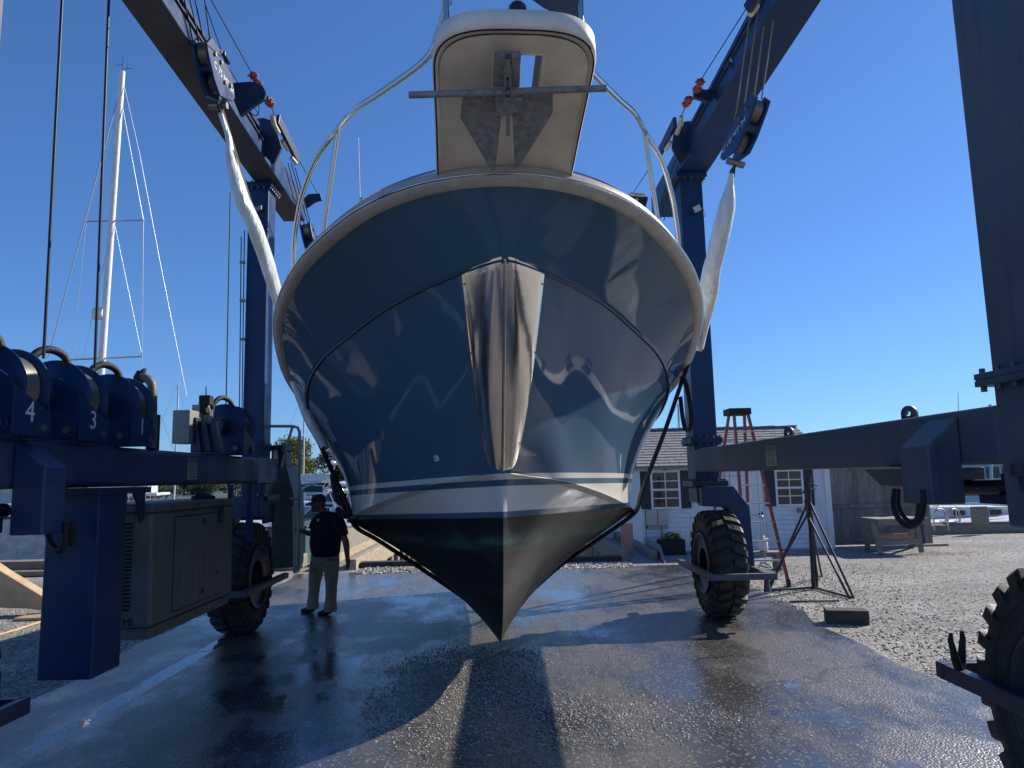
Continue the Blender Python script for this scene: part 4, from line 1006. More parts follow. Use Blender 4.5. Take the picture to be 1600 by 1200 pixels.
# --- generator cabinet
gx, gy0, gy1, gz0, gz1 = -3.05, 6.27, 8.07, .64, 1.75
a = MB(); a.box((-3.75, gy0, gz0+.07), (gx, gy1, gz1-.07)); gen = a.build('generator', m_grey, HO, bevel=.035, seg=4)
a = MB(); a.box((-3.78, gy0-.02, gz1-.072), (gx+.012, gy1+.02, gz1)); a.build('cabinet_lid', m_grey, gen, bevel=.015)
a = MB(); a.box((-3.72, gy0+.03, gz0-.02), (gx-.02, gy1, gz0+.068)); a.build('cabinet_skid', m_grey, gen, bevel=.005)
for (ya, yb) in ((6.68, 7.23), (7.235, 7.78)):
    a = MB(); a.box((gx, ya, .78), (gx+.006, yb, 1.61)); d = a.build('cabinet_door', m_grey, gen, bevel=.002)
    if ya > 7:
        b = MB(); b.box((gx+.006, 7.66, 1.50), (gx+.035, 7.72, 1.66)); b.cyl((gx+.03, 7.68, 1.66), (gx+.03, 7.74, 1.60), .014, 8); b.build('door_latch', m_bluedark, d, bevel=.004)
        b = MB(); b.box((gx+.006, 7.28, .84), (gx+.012, 7.33, .89)); b.build('door_lock', m_greyd, d); b = MB(); b.box((gx+.006, 7.28, 1.52), (gx+.012, 7.33, 1.57)); b.build('door_lock', m_greyd, d)
a = MB(); a.box((gx+.0003, 6.668, .768), (gx+.0012, 7.792, 1.622)); a.build('door_seam', m_greyd, gen)
a = MB()
for i in range(23):
    for j in range(4):
        z = .86+i*.0325; x = -3.62+j*.105; a.box((x, gy0-.004, z), (x+.085, gy0-.001, z+.021))
a.build('grille_slots', m_greyd, gen)
a = MB()
for y in (6.6, 7.15, 7.75): a.cyl((gx+.012, y, gz1-.03), (gx+.02, y, gz1-.03), .009, 8); a.cyl((gx-.02, y+.1, gz0+.03), (gx-.012, y+.1, gz0+.03), .009, 8)
a.build('cabinet_screws', m_greyd, gen)
text_mesh('cabinet_decal', 'MI', .09, frame((-3.23, gy0-.003, .765), (1, 0, 0), (0, 0, 1), (0, -1, 0)), m_greyd, gen, .0008)
text_mesh('cabinet_decal', 'P-2004', .035, frame((gx+.0065, 7.66, 1.0), (0, 1, 0), (0, 0, 1), (1, 0, 0)), m_greyd, gen, .0006)
a = MB(); a.lathe([(.12, 0), (.12, .03), (.05, .055), (.001, .06)], (-3.25, 7.75, gz1), (0, 0, 1), 20); a.build('filler_cap', m_greyd, gen)
a = MB(); a.bar((-3.10, 8.12, 1.9), (-3.10, 8.12, .7), .05, .05, (1, 0, 0)); a.bar((-3.16, 8.9, 1.9), (-3.16, 8.9, 1.2), .07, .07, (1, 0, 0)); a.build('cabinet_hanger', m_blue, HO, bevel=.004)
# --- winches on the left beam
def winch(y0, num, m=m_blue, x_in=-3.22, s=1.0):
    z0 = 2.26; w_ = .40*s
    # front and rear frame plates (across the beam)
    a = MB()
    for (ya, yb) in ((y0, y0+.02), (y0+w_-.02, y0+w_)):
        a.prism([(x_in, ya, z0), (x_in, ya, z0+.36*s), (x_in-.16*s, ya, z0+.47*s), (x_in-.50*s, ya, z0+.47*s), (x_in-.62*s, ya, z0+.2*s), (x_in-.62*s, ya, z0)], (0, yb-ya, 0))
    # inner side plate, high at the front, low at the rear
    a.prism([(x_in, y0, z0), (x_in, y0, z0+.33*s), (x_in, y0+w_*.98, z0+.16*s), (x_in, y0+w_*.98, z0+.06), (x_in, y0+w_*.85, z0)], (.016, 0, 0))
    a.cyl((x_in-.07, y0-.018, z0+.075), (x_in-.07, y0, z0+.075), .062, 20); a.cyl((x_in-.44, y0-.018, z0+.075), (x_in-.44, y0, z0+.075), .062, 20)
    a.cyl((x_in+.0, y0+w_*.74, z0+.06), (x_in+.022, y0+w_*.74, z0+.06), .055, 20)
    wo = a.build('winch', m, HO, bevel=.004)
    # lugs and bolt heads
    b = MB()
    b.cyl((x_in-.07, y0-.034, z0+.075), (x_in-.07, y0-.018, z0+.075), .030, 10); b.cyl((x_in+.018, y0+w_*.74, z0+.06), (x_in+.034, y0+w_*.74, z0+.06), .026, 10); b.cyl((x_in-.44, y0-.034, z0+.08), (x_in-.44, y0-.018, z0+.08), .03, 10)
    b.build('winch_bolt', m_bolt, wo)
    cx, cz = x_in-.27*s, z0+.34*s
    d = MB(); d.lathe([(.001, 0), (.228*s, 0), (.228*s, w_*.6), (.001, w_*.6)], (cx, y0+w_*.30, cz), (0, 1, 0), 36)
    # rope turns
    for k in range(10): d.lathe([(.228*s, 0), (.238*s, .011*s), (.228*s, .022*s)], (cx, y0+w_*.30+k*.022*s, cz), (0, 1, 0), 36)
    d.build('drum', m_ropel, wo)
    for yy in (y0+w_*.27, y0+w_*.90):
        f = MB(); f.lathe([(.001, 0), (.285*s, 0), (.29*s, .005), (.285*s, .010), (.001, .010)], (cx, yy, cz), (0, 1, 0), 48); f.build('drum_flange', m, wo)
    mo = MB(); mo.cyl((cx, y0-.16, cz), (cx, y0, cz), .10*s, 20); mo.cyl((cx, y0-.10, cz), (cx, y0-.06, cz), .13*s, 6); mo.build('winch_motor', m_bluedark, wo)
    h = MB(); hz = z0+.60*s
    h.tube(smooth_path([(cx-.06, y0-.14, cz+.06), (cx-.05, y0-.12, hz-.02), (cx+.0, y0-.02, hz+.09), (cx+.07, y0+.10, hz+.06), (cx+.10, y0+.14, hz-.08), (cx+.10, y0+.15, cz+.05)]), .030, 10)
    ho = h.build('winch_hose', m_blackrub, wo)
    if num: text_mesh('number', num, .20*s, frame((x_in+.0165, y0+w_*.42, z0+.155*s), (0, 1, 0), (0, 0, 1), (1, 0, 0)) @ Matrix.Diagonal((1.0, 1, 1, 1)), m_digit, wo, .0008)
    return wo
winch(4.66, '4'); winch(5.40, '3'); winch(6.15, '1')
winch(3.95, '')
w2 = winch(8.75, '', s=1.0)
# exhaust stack
a = MB(); ex = [P(238, 700, 6.8), P(238, 660, 6.8), P(238, 610, 6.8), P(235, 597, 6.8), P(228, 591, 6.8), P(220, 592, 6.8)]
a.tube(smooth_path(ex, 4), .042, 16); o = a.build('exhaust_pipe', m_exh, HO)
a = MB(); a.tube([P(214, 604, 6.8), P(214, 590, 6.8), P(219, 580, 6.8)], [.028, .034, .028], 12); a.build('exhaust_tip', m_blackrub, o)
a = MB(); a.cyl(P(215, 592, 6.8), P(222, 592, 6.8), .05, 16); a.prism([P(214, 582, 6.8), P(225, 575, 6.8), P(222, 588, 6.8), P(216, 590, 6.8)], (0, .05, 0)); a.build('rain_cap', m_blackrub, o)
a = MB(); a.box(P(233, 645, 6.72), P(246, 704, 6.95)); a.build('exhaust_guard', m_greyd, HO, bevel=.006)
# electrical box, brackets, transmitter
a = MB(); p, q = P(271, 693, 7.9), P(297, 640, 7.9); a.box((p.x, 7.9, p.z), (q.x, 8.15, q.z)); eb = a.build('electrical_box', m_elec, HO, bevel=.01)
a = MB(); a.box((p.x-.03, 7.92, p.z), (p.x, 8.13, q.z)); a.build('box_door', m_elec, eb, bevel=.006)
a = MB(); p, q = P(293, 702, 8.1), P(307, 631, 8.1); a.box((p.x, 8.18, 2.25), (q.x, 8.2, q.z)); p, q = P(310, 700, 8.3), P(331, 640, 8.3); a.box((p.x, 8.3, 2.25), (q.x, 8.32, q.z)); a.build('backing_plate', m_elec, HO)
for (xa, xb, xt, yt, Y) in ((297, 312, 303, 652, 8.0), (312, 328, 317, 655, 8.05), (326, 342, 331, 658, 8.1)):
    a = MB(); a.prism([P(xa, 706, Y), P(xb+2, 706, Y), P(xt+4, yt, Y), P(xt-3, yt, Y)], (0, .12, 0)); a.build('pointed_bracket', m_bluedark, HO, bevel=.006)
a = MB(); p, q = P(310, 633, 8.2), P(328, 617, 8.2); a.box((p.x, 8.2, p.z), (q.x, 8.32, q.z)); tr = a.build('transmitter_box', m_greyd, HO, bevel=.008)
a = MB(); a.cyl(P(322, 617, 8.25), P(322, 604, 8.25), .007, 8); a.build('transmitter_aerial', m_greyd, tr)
a = MB(); a.cyl(P(319, 645, 8.25), P(319, 633, 8.25), .05, 12); a.box(P(315, 700, 8.24), P(322, 645, 8.28)); a.build('transmitter_post', m_greyd, tr)
loop('aerial_cable', [P(325, 634, 8.2), P(328, 645, 8.2), P(326, 660, 8.2), P(322, 668, 8.2)], .010, m_elec)
# --- operator console and ladder frame at the left rear wheel
a = MB(); Y = 10.75
cons = [P(424, 728, Y), P(447, 728, Y), P(451, 745, Y), P(458, 770, Y), P(459, 800, Y), P(458, 886, Y), P(424, 890, Y)]
a.prism(cons, (0, .55, 0)); con = a.build('operator_console', m_console, HO, bevel=.012)
a = MB(); a.prism([P(424, 728, Y-.01), P(447, 728, Y-.01), P(447, 700, Y-.01), P(424, 702, Y-.01)], (0, .3, 0)); a.build('console_hood', m_console, con, bevel=.008)
a = MB(); a.prism([P(428, 727, Y-.04), P(434, 727, Y-.04), P(434, 703, Y-.04), P(427, 703, Y-.04)], (0, .02, 0)); a.build('document_tube', m_white, con, bevel=.006)
a = MB(); a.tube([P(422, 666, 10.6), P(457, 666, 10.6), P(465, 668, 10.6), P(468, 675, 10.6), P(468, 700, 10.6), P(467, 800, 10.6), P(466, 888, 10.6), P(457, 890, 10.6)], .022, 10)
a.tube([P(457, 667, 10.6), P(450, 690, 10.6), P(441, 730, 10.6)], .020, 10); a.tube([P(453, 779, 10.6), P(468, 779, 10.6)], .02, 10); a.tube([P(459, 790, 10.7), P(461, 888, 10.7)], .018, 10)
a.box(P(458, 884, 10.55), P(469, 893, 10.75)); a.build('guard_rail', m_greenw, HO)
# ================================================================== slings
def sling_from(name, pts, w_, t, m, label, wrap=None):
    a = MB(); a.strap(smooth_path(pts, 6), (0.0, 1, 0), w_, t)
    o = a.build(name, m_web, recalc=True); tag(o, label, 'sling', 'webbing slings under the hull'); o.location = (0, 0, 0); return o
def wrapmesh(pts, rad, name, par):
    a = MB(); pp = smooth_path(pts, 8); rows = []; n = 18; k = len(pp); rnd = random.Random(5)
    for i, p in enumerate(pp):
        d = (pp[min(i+1, k-1)]-pp[max(i-1, 0)]).normalized(); x = Vector((0, 1, 0)); x = (x-d*x.dot(d)).normalized(); y = d.cross(x)
        tt = i/(k-1)*(len(rad)-1); i0 = min(int(tt), len(rad)-2); rr_ = rad[i0]+(rad[i0+1]-rad[i0])*(tt-i0); row = []
        for j in range(n+1):
            t = 2*math.pi*j/n; wob = 1+0.12*noise.noise(Vector((math.cos(t)*1.9, math.sin(t)*1.9, i*0.16)))+0.10*noise.noise(Vector((math.cos(t)*4, math.sin(t)*4, i*0.3+7)))
            row.append(p+(x*math.cos(t)*rr_*.85+y*math.sin(t)*rr_*.50)*wob)
        rows.append(row)
    a.grid(rows, True); return a.build(name, m_plastic, par, recalc=False)
# front sling: port and starboard falls, one belt under the keel
fs = [P(343, 163, 7.15), P(362, 225, 7.2), P(400, 350, 7.35), P(440, 492, 8.1), P(449, 560, 8.35), P(462, 610, 8.35), P(505, 705, 8.2), P(547, 800, 8.0), P(557, 824, 7.9), P(600, 850, 7.9), P(715, 927, 8.0), Vector((-.20, 8.1, .37))]
fs2 = [P(868, 890, 8.1), P(930, 846, 7.95), P(984, 808, 7.9), P(997, 792, 7.9), P(1004, 765, 7.95), P(1040, 670, 8.1), P(1064, 600, 8.25), P(1085, 540, 8.3), P(1104, 470, 8.0), P(1130, 370, 7.5), P(1145, 262, 7.3)]
s1 = sling_from('webbing_sling', fs+[(-.12, 8.1, .36)]+fs2, .15, .022, m_web, 'black webbing sling nearest the bow, white plastic sleeves on both its upper runs')
wrapmesh([P(345, 178, 7.12), P(357, 215, 7.15), P(362, 250, 7.17), P(378, 310, 7.18), P(402, 365, 7.35), P(424, 432, 7.7), P(442, 500, 8.1), P(449, 560, 8.45)], [.045, .055, .07, .12, .15, .15, .14, .12, .11, .10], 'plastic_sleeve', s1)
wrapmesh([P(459, 590, 8.3), P(470, 620, 8.3), P(487, 660, 8.25), P(508, 700, 8.2)], [.10, .12, .12, .10], 'plastic_sleeve', s1)
wrapmesh([P(1143, 272, 7.22), P(1139, 300, 7.25), P(1128, 360, 7.35), P(1113, 420, 7.55), P(1102, 480, 8.1), P(1090, 540, 8.5)], [.045, .07, .16, .18, .18, .17, .16, .14], 'plastic_sleeve', s1)
a = MB(); a.strap(smooth_path([P(1064, 588, 8.1), P(1072, 600, 8.1), P(1079, 640, 8.1), P(1079, 668, 8.1), P(1072, 672, 8.1), P(1067, 655, 8.1), P(1063, 620, 8.1)]), (0, 1, 0), .12, .02); a.build('sling_tail', m_web, s1)
a = MB(); a.strap([P(522, 745, 8.1), P(530, 775, 8.05), P(540, 800, 8.0), P(549, 812, 7.95)], (0, 1, 0), .12, .02)
a.tube(smooth_path([P(519, 742, 8.1), P(524, 770, 8.05), P(531, 786, 8.0), P(545, 790, 7.95)]), .03, 8); a.tube(smooth_path([P(528, 795, 8.0), P(533, 803, 7.95), P(541, 806, 7.9), P(548, 800, 7.9)]), .035, 8); a.build('sling_padding', m_web, s1)
rs = [P(489, 398, 10.6), Vector((-2.68, 10.8, 2.9)), Vector((-2.40, 10.9, 2.2)), Vector((-2.02, 10.9, 1.33)), Vector((-.34, 10.9, .29)), Vector((1.32, 10.9, 1.3)), Vector((1.75, 10.8, 2.2)), Vector((2.12, 10.7, 3.0)), Vector((2.15, 10.6, 5.28))]
a = MB(); a.strap(smooth_path(rs, 4), (0, 1, 0), .15, .022); s3 = a.build('webbing_sling', m_web); tag(s3, 'black webbing sling farther aft, hidden mostly behind the hull', 'sling', 'webbing slings under the hull')
# ================================================================== piers
def pier(name, x0, x1, y0, y1, lab, m_edge, side):
    r = root(name, ((x0+x1)/2, y0, 0), lab, 'pier', 'piers of the haul out slip')
    a = MB(); a.box((x0+.16, y0+.3, -.12), (x1-.16, y1, .04)); a.build('deck', m_wood2 if side < 0 else m_galv, r)
    a = MB(); a.box((x1-.155, y0, -.22), (x1, y1, .22)); a.build('edge_beam', m_edge, r, bevel=.01)
    a = MB(); a.box((x0, y0, -.22), (x0+.155, y1, .22)); a.build('edge_beam', m_edge, r, bevel=.01)
    xi = x1-.02 if side < 0 else x0+.02
    for i in range(12):
        Y = y0+1.6+i*1.15; a = MB(); xx = xi-(.10 if side < 0 else -.10); a.cyl((xx, Y, -2.6), (xx, Y, -.21), .13, 12); a.build('piling', m_pier, r)
    return r
pr = pier('pier', -4.15, -3.32, 15.9, 34, 'tan timber pier with raised edge beams behind the man', m_pier, -1)
a = MB(); a.box((-6.4, 17.0, -.1), (-4.2, 34, .02)); a.build('plank_walkway', m_pier, pr)
pr2 = pier('pier', 2.48, 3.28, 16.2, 34, 'grey pier with steel decking beside the white shed', m_wood2, 1)
a = MB(); a.prism([(3.33, 15.75, .0), (3.33, 16.25, .34), (3.33, 19.5, .42), (3.33, 19.5, .0)], (.03, 0, 0)); a.prism([(2.66, 15.95, .004), (2.66, 16.5, .045), (2.66, 16.5, .0)], (.66, 0, 0)); a.build('steel_side_plate', m_galv, pr2)
a = MB(); a.box((-3.3, 16.2, .004), (2.45, 16.48, .12)); tag(a.build('bulkhead_timber', m_black_wood, bevel=.01), 'black tarred sill timber across the head of the slip', 'timber')
a = MB(); a.box((-40, 16.35, .01), (-4.6, 16.75, .30)); a.box((-40, 16.0, .01), (-4.7, 16.34, .12)); tag(a.build('seawall_timber', m_wood2, bevel=.02), 'stacked grey timbers along the yard edge at the left', 'timber')
a = MB(); a.box((10.6, 20.9, .004), (19, 21.3, .26)); a.box((12.7, 20.95, .262), (19, 21.25, .32)); tag(a.build('dock_timber', m_wood2, bevel=.015), 'long grey dock edge timber below the moored dark yacht', 'timber')
a = MB(); a.box((-5.6, 16.9, .02), (-4.7, 17.6, .85)); a.box((-5.64, 16.86, .852), (-4.66, 17.64, .90)); tag(a.build('dock_box', mat('teal_box', (.03, .07, .08), .5, col2=(.05, .09, .1), scale=6), bevel=.02), 'dull teal dock box behind the man at the pier head', 'box')
# dock ladder hoops and fender board
for i, px in enumerate((1469, 1491)):
    a = MB(); Y = 20.9; b = P(px, 826, Y); rnd_ = [P(px-9, 828, Y), P(px-10, 805, Y), P(px-5, 797, Y), P(px+2, 796, Y+.1), P(px+8, 803, Y+.25), P(px+9, 829, Y+.3)]
    a.tube(smooth_path(rnd_), .028, 8); a.tube([P(px-10, 815, Y), P(px+9, 816, Y+.25)], .02, 8); a.tube([P(px-9, 828, Y), P(px+9, 829, Y+.3)], .024, 8)
    tag(a.build('dock_ladder', m_alu), ('bent tube dock ladder nearer the wooden post' if i == 0 else 'bent tube dock ladder nearer the upright board'), 'ladder', 'tube ladders on the dock edge')
a = MB(); p = P(1531, 822, 20.8); a.box((p.x-.24, 20.7, .27), (p.x+.24, 20.82, .78)); tag(a.build('fender_board', m_wood2, bevel=.04), 'grey upright fender board on the dock edge', 'board')
# ================================================================== shed
sx0, sx1, sy, sd, ez, rz_ = 3.28, 7.93, 17.85, 4.2, 2.12, 3.12
SH = root('shed', ((sx0+sx1)/2, sy, 0), 'white clapboard shed with grey shingle roof and dark shutters', 'shed')
a = MB(); a.box((sx0+.02, sy+.02, 0), (sx1-.02, sy+sd, ez)); a.prism([(sx0+.02, sy+.02, ez), (sx0+.02, sy+sd, ez), (sx0+.02, sy+sd/2, rz_-.05)], (sx1-sx0-.04, 0, 0))
k = int(ez/.115)
for i in range(k+1):
    z = i*.115+.04; z2 = min(z+.115, ez-.02)
    if z2 <= z: continue
    a.prism([(sx0+.05, sy+.02, z), (sx0+.05, sy-.032, z), (sx0+.05, sy+.0, z2), (sx0+.05, sy+.02, z2)], (sx1-sx0-.1, 0, 0))
    a.prism([(sx1-.02, sy+.05, z), (sx1+.014, sy+.05, z), (sx1, sy+.05, z2), (sx1-.02, sy+.05, z2)], (0, sd-.1, 0))
wallo = a.build('wall', m_siding, SH)
a = MB(); 
for x in (sx0, sx1-.10): a.box((x-.02, sy-.05, 0), (x+.12, sy+.01, ez-.02))
a.box((sx0, sy-.055, ez-.16), (sx1, sy-.002, ez)); a.build('corner_trim', m_trim, SH)
a = MB()
nr = 14; oh = .22
for sgn, yy in ((1, sy-oh), (-1, sy+sd+oh)):
    for i in range(nr):
        t0, t1 = i/nr, (i+1.25)/nr; t1 = min(t1, 1)
        ya, yb = yy+(sy+sd/2-yy)*t0, yy+(sy+sd/2-yy)*t1; za, zb = ez-.05+(rz_-ez+.05)*t0, ez-.05+(rz_-ez+.05)*t1
        x = sx0-.12; 
        while x < sx1+.12:
            w2 = min(random.uniform(.22, .34), sx1+.12-x); dz = random.uniform(0, .006)
            a.add([(x, ya, za+.034+dz), (x+w2-.008, ya, za+.034+dz), (x+w2-.008, yb, zb+.016), (x, yb, zb+.016), (x, ya, za+.004), (x+w2-.008, ya, za+.004)], [(0, 1, 2, 3), (4, 5, 1, 0)]); x += w2
a.prism([(sx0-.12, sy-oh, ez-.06), (sx0-.12, sy+sd/2, rz_-.01), (sx0-.12, sy+sd+oh, ez-.06), (sx0-.12, sy+sd+oh, ez-.10), (sx0-.12, sy-oh, ez-.10)], (sx1-sx0+.24, 0, 0))
for i in range(24): a.box((sx0-.12+i*.2042, sy+sd/2-.12, rz_+.0), (sx0+.075+i*.2042, sy+sd/2+.12, rz_+.035+.006*(i % 3)))
rf = a.build('roof', m_shingle, SH, recalc=False)
def window(xc, zc, w_, h_, lab=None):
    a = MB()
    a.box((xc-w_/2-.05, sy-.075, zc-h_/2-.05), (xc-w_/2, sy-.0, zc+h_/2+.05)); a.box((xc+w_/2, sy-.075, zc-h_/2-.05), (xc+w_/2+.05, sy-.0, zc+h_/2+.05))
    a.box((xc-w_/2, sy-.075, zc+h_/2), (xc+w_/2, sy, zc+h_/2+.05)); a.box((xc-w_/2, sy-.075, zc-h_/2-.05), (xc+w_/2, sy, zc-h_/2)); a.box((xc-w_/2, sy-.070, zc-.025), (xc+w_/2, sy, zc+.025))
    a.box((xc-.012, sy-.062, zc-h_/2), (xc+.012, sy-.04, zc-.025)); a.box((xc-.012, sy-.062, zc+.025), (xc+.012, sy-.04, zc+h_/2))
    for z in (zc-h_/4, zc+h_/4): a.box((xc-w_/2, sy-.060, z-.012), (xc-.0121, sy-.04, z+.012)); a.box((xc+.0121, sy-.060, z-.012), (xc+w_/2, sy-.04, z+.012))
    o = a.build('window', m_trim, SH)
    g_ = MB(); g_.box((xc-w_/2, sy-.046, zc-h_/2), (xc+w_/2, sy-.040, zc+h_/2)); g_.build('glass', m_glass, o)
    for s in (-1, 1):
        a = MB(); x0 = xc+s*(w_/2+.06); x1 = xc+s*(w_/2+.30); a.box((x0, sy-.068, zc-h_/2-.04), (x1, sy-.034, zc+h_/2+.04))
        for k in range(16): z = zc-h_/2+k*h_/15.5; a.box((x0+s*.03, sy-.0754, z), (x1-s*.03, sy-.0682, z+.03))
        a.build('shutter', m_shutter, SH)
def wx(px, Y=sy-.03): return P(px, 765, Y).x
window(wx(1039.5), P(1040, 765, sy).z, wx(1061)-wx(1021), .84)
window(wx(1233), P(1233, 762, sy).z, wx(1252)-wx(1214), .80)
a = MB(); xa, xb = wx(1134), wx(1190); a.box((xa, sy-.07, .06), (xa+.09, sy-.004, 2.0)); a.box((xb-.09, sy-.07, .06), (xb, sy-.004, 2.0)); a.box((xa+.09, sy-.07, 1.92), (xb-.09, sy-.004, 2.0)); a.box((xa+.095, sy-.05, .08), (xb-.095, sy-.006, 1.915))
do = a.build('door', m_trim, SH)
a = MB(); a.box((xb-.30, sy-.062, .83), (xb-.10, sy-.051, .87)); a.prism([(xb-.12, sy-.063, .80), (xb-.02, sy-.075, .76), (xb-.02, sy-.075, .94), (xb-.12, sy-.063, .90)], (0, .008, 0)); a.build('door_hinge', m_blackrub, do)
a = MB(); a.box((xa+.1, sy-.054, 1.25), (xa+.11, sy-.051, 1.9)); a.build('door_glass_bar', m_greyd, do)
mb_ = MB()
q0, q1 = P(1009, 821, sy), P(1025, 796, sy); mb_.box((q0.x, sy-.14, q0.z), (q1.x, sy-.02, q1.z)); q0, q1 = P(1027, 821, sy), P(1041, 796, sy); mb_.box((q0.x, sy-.14, q0.z), (q1.x, sy-.02, q1.z))
q0, q1 = P(1009, 827, sy), P(1042, 795, sy); mb_.box((q0.x, sy-.05, q0.z), (q1.x, sy-.005, q1.z)); mb_.build('meter_box', m_beige, SH, bevel=.01)
a = MB(); q0 = P(1033, 822, sy); a.cyl((q0.x, sy-.06, q0.z), (q0.x, sy-.06, .05), .018, 8); q0 = P(1007, 790, sy); a.cyl((q0.x, sy-.055, q0.z), (q0.x, sy-.055, .0), .013, 8); a.build('conduit', m_elec, SH)
a = MB(); q0 = P(1248, 797, sy); a.box((q0.x-.05, sy-.05, q0.z-.06), (q0.x+.05, sy-.01, q0.z+.06)); q0 = P(1039, 733, sy); a.box((q0.x-.05, sy-.09, q0.z-.03), (q0.x+.05, sy-.04, q0.z+.03)); a.build('outlet_box', m_galv, SH)
# second building behind, left of the shed
S2 = root('outbuilding', (2.3, 21, 0), 'white sided outbuilding half hidden behind the hull', 'building')
a = MB(); a.box((2.35, 21.85, -.2), (4.2, 24, 1.5)); a.prism([(2.35, 21.85, 1.5), (2.35, 24, 1.5), (2.35, 22.9, 2.2)], (1.8, 0, 0)); a.build('wall', m_siding, S2)
a = MB(); a.prism([(2.3, 21.7, 1.48), (2.3, 22.9, 2.25), (2.3, 24.1, 1.48), (2.3, 24.1, 1.42), (2.3, 22.9, 2.18), (2.3, 21.7, 1.42)], (1.9, 0, 0)); a.build('roof', m_shingle, S2)
a = MB(); q0, q1 = P(973, 846, 16.9), P(991, 815, 16.9); a.box((q0.x, 17.1, .0), (q1.x, 17.16, q1.z-.05)); o = a.build('crowd_barrier_sign', m_pink, None, bevel=.03); tag(o, 'faded pink panel leaning by the shed corner', 'panel')
a = MB(); a.box((3.55, 17.2, .004), (4.15, 17.6, .36)); a.box((3.60, 17.25, .30), (4.10, 17.55, .30)); PLN = root('planter', (3.85, 17.4, 0), 'black planter box with yellow green leaves at the shed wall', 'planter'); a.build('tub', m_blackrub, PLN, bevel=.01)
# ================================================================== leaves and trees
def leaf_cloud(mb, lumps, n, size, rnd, spread=1.0, flat=0.7):
    for _ in range(n):
        (cx, cy, cz, rx, ry, rz) = rnd.choices(lumps, weights=[l[3]*l[4]*l[5] for l in lumps])[0]
        while True:
            u = Vector((rnd.uniform(-1, 1), rnd.uniform(-1, 1), rnd.uniform(-1, 1)))
            if u.length <= 1 and u.length > 0.25: break
        u = u*(0.55+0.45*rnd.random())/max(u.length, .3)*u.length**0.5 if rnd.random() < .7 else u
        p = Vector((cx+u.x*rx, cy+u.y*ry, cz+u.z*rz)); d = Vector((rnd.gauss(0, 1), rnd.gauss(0, 1), rnd.gauss(0, .7))).normalized(); e = d.orthogonal().normalized(); s = size*rnd.uniform(.6, 1.4)
        mb.cur = rnd.choice((0, 0, 1, 2)); mb.add([p-d*s-e*s*.5, p+d*s*.1-e*s*.8, p+d*s, p+e*s*.8], [(0, 1, 2, 3)])
def leafmats(n, cols): return [mat(n+str(i), c, .75) for i, c in enumerate(cols)]
lm_y = leafmats('autumn_leaf', [(.15, .16, .025), (.27, .21, .03), (.075, .095, .022)])
lm_d = leafmats('dark_leaf', [(.022, .036, .018), (.035, .05, .022), (.05, .055, .03)])
lm_o = leafmats('russet_leaf', [(.05, .04, .022), (.07, .05, .024), (.032, .038, .02)])
m_bark = mat('bark', (.06, .048, .038), .9, bump=.5)
def tree(x, y, zb, h, w_, mats, lab, seed, n=8000, grp='trees beyond the marina'):
    rnd = random.Random(seed); r = root('tree', (x, y, zb), lab, 'tree', grp)
    a = MB(); a.cyl((x, y, zb), (x+.1*w_, y, zb+h*.6), .05*w_, 8, .02*w_)
    lumps = []
    for i in range(11):
        t = rnd.random(); an = rnd.random()*6.28; rr_ = w_*.33*math.sin(math.pi*(.2+.7*t)); cx, cy, cz = x+math.cos(an)*rr_, y+math.sin(an)*rr_, zb+h*(.28+.55*t)
        q = w_*rnd.uniform(.18, .30); lumps.append((cx, cy, cz, q, q, q*.85)); a.cyl((x, y, zb+h*.3), (cx, cy, cz), .015*w_, 5, .006*w_)
    a.build('trunk', m_bark, r); c = MB(); leaf_cloud(c, lumps, n, w_*.019, rnd); c.build('crown', mats, r, recalc=False)
def tx(px, Y): return (px-793+2)/F*Y
YT = 120
ZB = -1.0
specs = [(462, 9.5, 9.0, lm_y, 'round yellow green tree standing left of the hull'), (500, 7.2, 7.0, lm_d, 'dark green tree right beside the yellow green one'), (530, 8.0, 7.0, lm_o, 'russet brown tree just left of the hull edge'), (555, 7.0, 6.0, lm_d, 'dark tree partly hidden by the hull edge'), (438, 6.0, 6.0, lm_d, 'low dark tree behind the ladder frame'),
         (300, 4.5, 5, lm_d, 'small dark tree seen under the electrical box'), (262, 5.0, 5, lm_o, 'small russet tree behind the exhaust pipe'), (600, 6, 6, lm_d, 'dark tree behind the boat')]
for i, (px, h, w_, mm, lab) in enumerate(specs):
    if px == 600: continue
    tree(tx(px, YT), YT+(i*7) % 15, ZB, h*1.15, w_*1.05, mm, lab, 20+i)
a = MB(); leaf_cloud(a, [(3.85, 17.4, .42, .26, .18, .12)], 160, .035, random.Random(4)); a.build('leaves', lm_y, PLN, recalc=False)
hb_ = MB(); rnd = random.Random(9); leaf_cloud(hb_, [(x, 150+rnd.uniform(-4, 4), rnd.uniform(0, 2.2), 5, 3, rnd.uniform(1.2, 2.4)) for x in range(-90, 130, 5)], 9000, .35, rnd); tag(hb_.build('tree_line', lm_d, recalc=False), 'low dark green tree line along the far harbour shore', 'trees', kind='stuff')
a = MB(); a.box((-300, 112, -1.7), (300, 200, -.95)); tag(a.build('far_bank', m_shore), 'low bank on the far side of the harbour', None, kind='structure')
